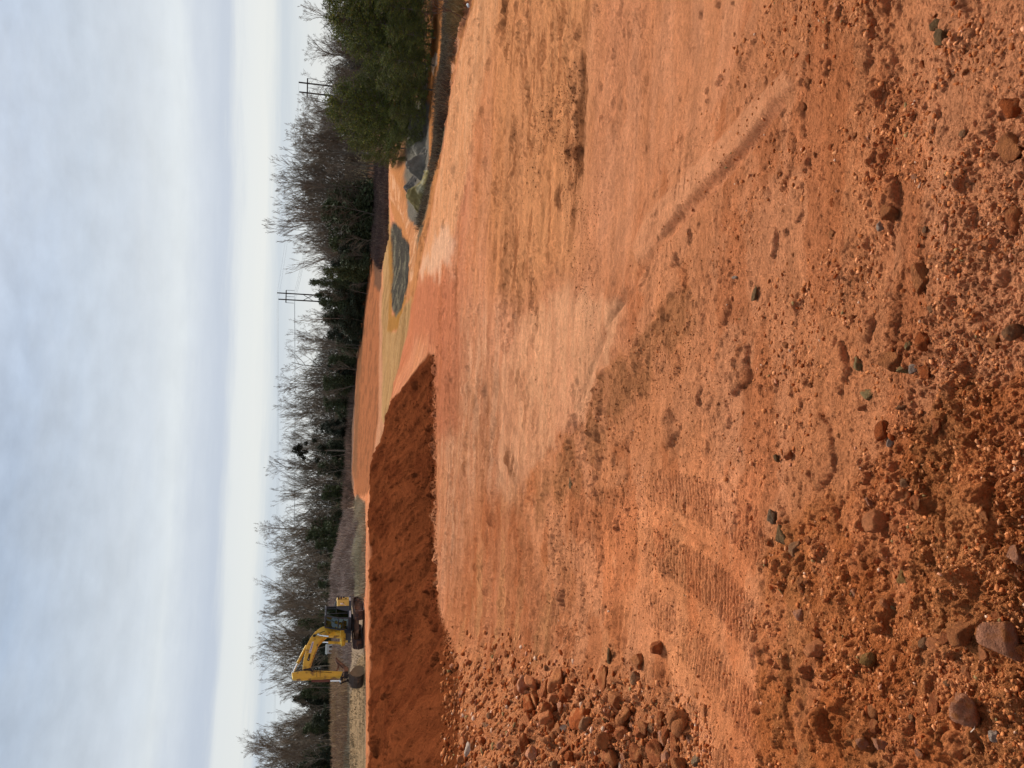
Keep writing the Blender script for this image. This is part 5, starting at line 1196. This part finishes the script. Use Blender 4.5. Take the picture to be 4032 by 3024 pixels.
b = MB(); b.tube((-.46, 1.24, 1.35), (-.6, 1.34, 1.6), .014, .014, 6); b.tube((-.6, 1.33, 1.58), (-.6, 1.36, 1.76), .06, .06, 10); b.build('mirror', M_white, ex)
# boom, stick, cylinders: y around the middle line
b = MB(); b.prism(XZ([(850, 775), (700, 748), (600, 716), (545, 735), (480, 782), (430, 842), (390, 920), (362, 1060), (348, 1165), (350, 1212), (430, 1203), (470, 1080), (530, 920), (600, 850), (650, 812), (740, 800), (850, 838)]), yb - .18, yb + .18)
boom = b.build('boom', M_yel, ex, .025)
b = MB(); b.prism(XZ([(800, 795), (845, 795), (868, 830), (868, 900), (820, 915), (800, 880)]), yb - .34, yb + .34); b.build('boom_foot', M_yel, ex, .02)
b = MB(); p = XZ([(472, 842), (454, 846)]); q = XZ([(600, 795)])[0]
b.tube((p[0][0], yb + .3, p[0][1]), (p[0][0], yb + .24, p[0][1]), .11, .11, 14); b.tube((p[0][0], yb + .31, p[0][1]), (q[0], yb + .29, q[1]), .03, .03, 6); b.build('hose', M_blk, boom)
st_ = XZ([(448, 905), (470, 905), (440, 1035), (412, 1035)]); b = MB(); b.prism(st_, yb + .182, yb + .192); stk = b.build('sticker', M_white, boom)
b = MB(); c0 = Vector((st_[0][0], 0, st_[0][1])) * .5 + Vector((st_[1][0], 0, st_[1][1])) * .5; c1 = Vector((st_[3][0], 0, st_[3][1])) * .5 + Vector((st_[2][0], 0, st_[2][1])) * .5
dv = (c1 - c0); u_ = dv.normalized(); w_ = Vector((-u_.z, 0, u_.x)); rr_ = random.Random(3); k_ = .10
while k_ < .78:
    l_ = rr_.uniform(.025, .055); h_ = rr_.uniform(.022, .045); q0 = c0 + dv * k_; q1 = c0 + dv * (k_ + l_)
    b.prism([((q0 - w_ * h_).x, (q0 - w_ * h_).z), ((q1 - w_ * h_).x, (q1 - w_ * h_).z), ((q1 + w_ * h_ * .6).x, (q1 + w_ * h_ * .6).z), ((q0 + w_ * h_ * .6).x, (q0 + w_ * h_ * .6).z)], yb + .192, yb + .196); k_ += l_ + .012
for k_, s_ in ((.84, 1), (.84, -1), (.91, 1), (.91, -1)):
    q0 = c0 + dv * k_ + w_ * .022 * s_; q1 = q0 + dv * .045
    b.prism([((q0 - w_ * .013).x, (q0 - w_ * .013).z), ((q1 - w_ * .013).x, (q1 - w_ * .013).z), ((q1 + w_ * .013).x, (q1 + w_ * .013).z), ((q0 + w_ * .013).x, (q0 + w_ * .013).z)], yb + .192, yb + .196)
b.build('lettering', M_blue, stk)
b = MB(); b.prism(XZ([(438, 1048), (416, 1046), (396, 1118), (424, 1128)]), yb + .182, yb + .190); dk_ = b.build('dark_label', M_blk, boom)
b = MB(); c_ = XZ([(412, 1106)])[0]; b.tube((c_[0], yb + .188, c_[1]), (c_[0], yb + .196, c_[1]), .035, .035, 8); b.build('white_spot', M_white, dk_)
def cyl(p, q, y, rb, rr2, split, name, mb, parent=ex):
    a, c = XZ([p])[0], XZ([q])[0]; A_, C_ = Vector((a[0], y, a[1])), Vector((c[0], y, c[1])); m_ = A_.lerp(C_, split)
    b = MB(); b.tube(A_, m_, rb, rb, 14); b.tube(m_, m_ + (C_ - A_).normalized() * .05, rb * 1.15, rb * 1.15, 14); o = b.build(name, mb, parent)
    b = MB(); b.tube(m_, C_, rr2, rr2, 12); b.tube(C_ - Vector((0, .09, 0)), C_ + Vector((0, .09, 0)), rr2 * 1.8, rr2 * 1.8, 10); b.build('rod', M_chrome, o)
cyl((378, 930), (232, 1232), yb, .10, .055, .62, 'arm_cylinder', M_yel)
for y in (yb - .30, yb + .30): cyl((835, 880), (520, 845), y, .105, .055, .55, 'boom_cylinder', M_yel)
b = MB(); b.prism(XZ([(222, 1238), (268, 1232), (330, 1226), (430, 1224), (520, 1230), (800, 1250), (835, 1256), (835, 1298), (640, 1302), (450, 1304), (330, 1306), (240, 1296)]), yb - .13, yb + .13)
stick = b.build('stick', M_yel, ex, .025)
b = MB(); p = XZ([(372, 1200), (420, 1212), (470, 1232), (440, 1200)]); b.prism(XZ([(340, 1195), (395, 1188), (440, 1200), (478, 1236), (470, 1244), (430, 1228), (370, 1222)]), yb - .16, yb + .16); b.build('knuckle', M_blk, stick, .02)
b = MB()
for zx_ in (520, 560): a, c = XZ([(zx_, 1212)])[0], XZ([(zx_ + 3, 1300)])[0]; b.tube((a[0], yb + .14, a[1]), (c[0], yb + .14, c[1]), .014, .014, 6)
a, c = XZ([(478, 1236)])[0], XZ([(700, 1262)])[0]; b.tube((a[0], yb + .14, a[1]), (c[0], yb + .14, c[1]), .018, .018, 6); b.build('hose', M_blk, stick)
M_rust = mat_basic('rusty cylinder', lin(124, 78, 64, .62), .7, 0, .2, 3)
cyl((462, 1326), (810, 1338), yb, .085, .05, .62, 'bucket_cylinder', M_rust)
b = MB()
for y in (yb - .24, yb + .24):
    a, c, e_ = XZ([(815, 1338)])[0], XZ([(905, 1312)])[0], XZ([(838, 1275)])[0]
    b.tube((a[0], y, a[1]), (c[0], y, c[1]), .055, .055, 8); b.tube((a[0], y, a[1]), (e_[0], y, e_[1]), .05, .05, 8)
a = XZ([(815, 1338)])[0]; b.tube((a[0], yb - .32, a[1]), (a[0], yb + .32, a[1]), .07, .07, 10); b.prism(XZ([(850, 1262), (900, 1262), (900, 1300), (850, 1306)]), yb - .12, yb + .12); b.build('linkage', M_blk, ex)
# thumb folded back beside the stick
b = MB(); b.prism(XZ([(885, 1208), (905, 1226), (895, 1262), (850, 1252), (838, 1225)]), yb - .2, yb + .2); b.prism(XZ([(880, 1205), (868, 1228), (764, 1140), (742, 1108), (752, 1092), (776, 1120)]), yb - .16, yb - .06)
b.prism(XZ([(880, 1205), (868, 1228), (764, 1140), (742, 1108), (752, 1092), (776, 1120)]), yb + .06, yb + .16); b.tube((XZ([(758, 1110)])[0][0], yb - .16, XZ([(758, 1110)])[0][1]), (XZ([(758, 1110)])[0][0], yb + .16, XZ([(758, 1110)])[0][1]), .05, .05, 8)
b.prism(XZ([(770, 1150), (770, 1190), (745, 1245), (760, 1246), (790, 1190), (790, 1160)]), yb - .03, yb + .03); b.build('thumb', M_mud, ex, .012)
# bucket: the near cheek is measured in its own plane, the shell runs across to the far cheek
y0, y1 = yb - .58, yb + .58
arc = [(985, 1180), (1045, 1174), (1082, 1196), (1094, 1235), (1084, 1268), (1052, 1290), (1010, 1296), (965, 1290), (930, 1272), (908, 1252)]
sh = XZ2(arc, y1); cx = sum(p[0] for p in sh) / len(sh); cz = sum(p[1] for p in sh) / len(sh); inn = [(x + (cx - x) * .10, z_ + (cz - z_) * .10) for x, z_ in sh]
b = MB(); n = len(sh)
for i in range(n - 1):
    b.add([(sh[i][0], y0, sh[i][1]), (sh[i + 1][0], y0, sh[i + 1][1]), (sh[i + 1][0], y1, sh[i + 1][1]), (sh[i][0], y1, sh[i][1])], [(0, 1, 2, 3)])
    b.add([(inn[i][0], y0, inn[i][1]), (inn[i + 1][0], y0, inn[i + 1][1]), (inn[i + 1][0], y1, inn[i + 1][1]), (inn[i][0], y1, inn[i][1])], [(3, 2, 1, 0)])
ear = XZ2([(895, 1262 + 40), (960, 1262), (985, 1300), (905, 1345)], yb)
for y in (yb - .28, yb + .22): b.prism([(sh[9][0] - .05, sh[9][1] + .12), (sh[9][0] - .32, sh[9][1] + .16), (sh[7][0] - .25, sh[7][1]), (sh[6][0] + .02, sh[6][1] + .02), (sh[8][0] + .02, sh[8][1])], y, y + .06)
for t in (.35, .7): b.prism([(p[0] * 1.002, p[1]) for p in (sh[4], sh[5], sh[6], sh[7])] + [(inn[7][0], inn[7][1]), (inn[4][0], inn[4][1])], y0 + (y1 - y0) * t, y0 + (y1 - y0) * t + .03)
bk = b.build('bucket', M_bucket, ex)
for y in (y0, y1 - .04):
    b = MB(); b.prism(sh, y, y + .04); b.build('side_plate', M_bucket2, bk)
for k in range(5):
    y = y0 + .08 + k * (y1 - y0 - .16) / 4; b = MB(); b.tube((sh[1][0] + .04, y, sh[1][1]), (sh[0][0] - .12, y, sh[0][1] + .16), .055, .02, 6); b.build('tooth', M_bucket, bk)
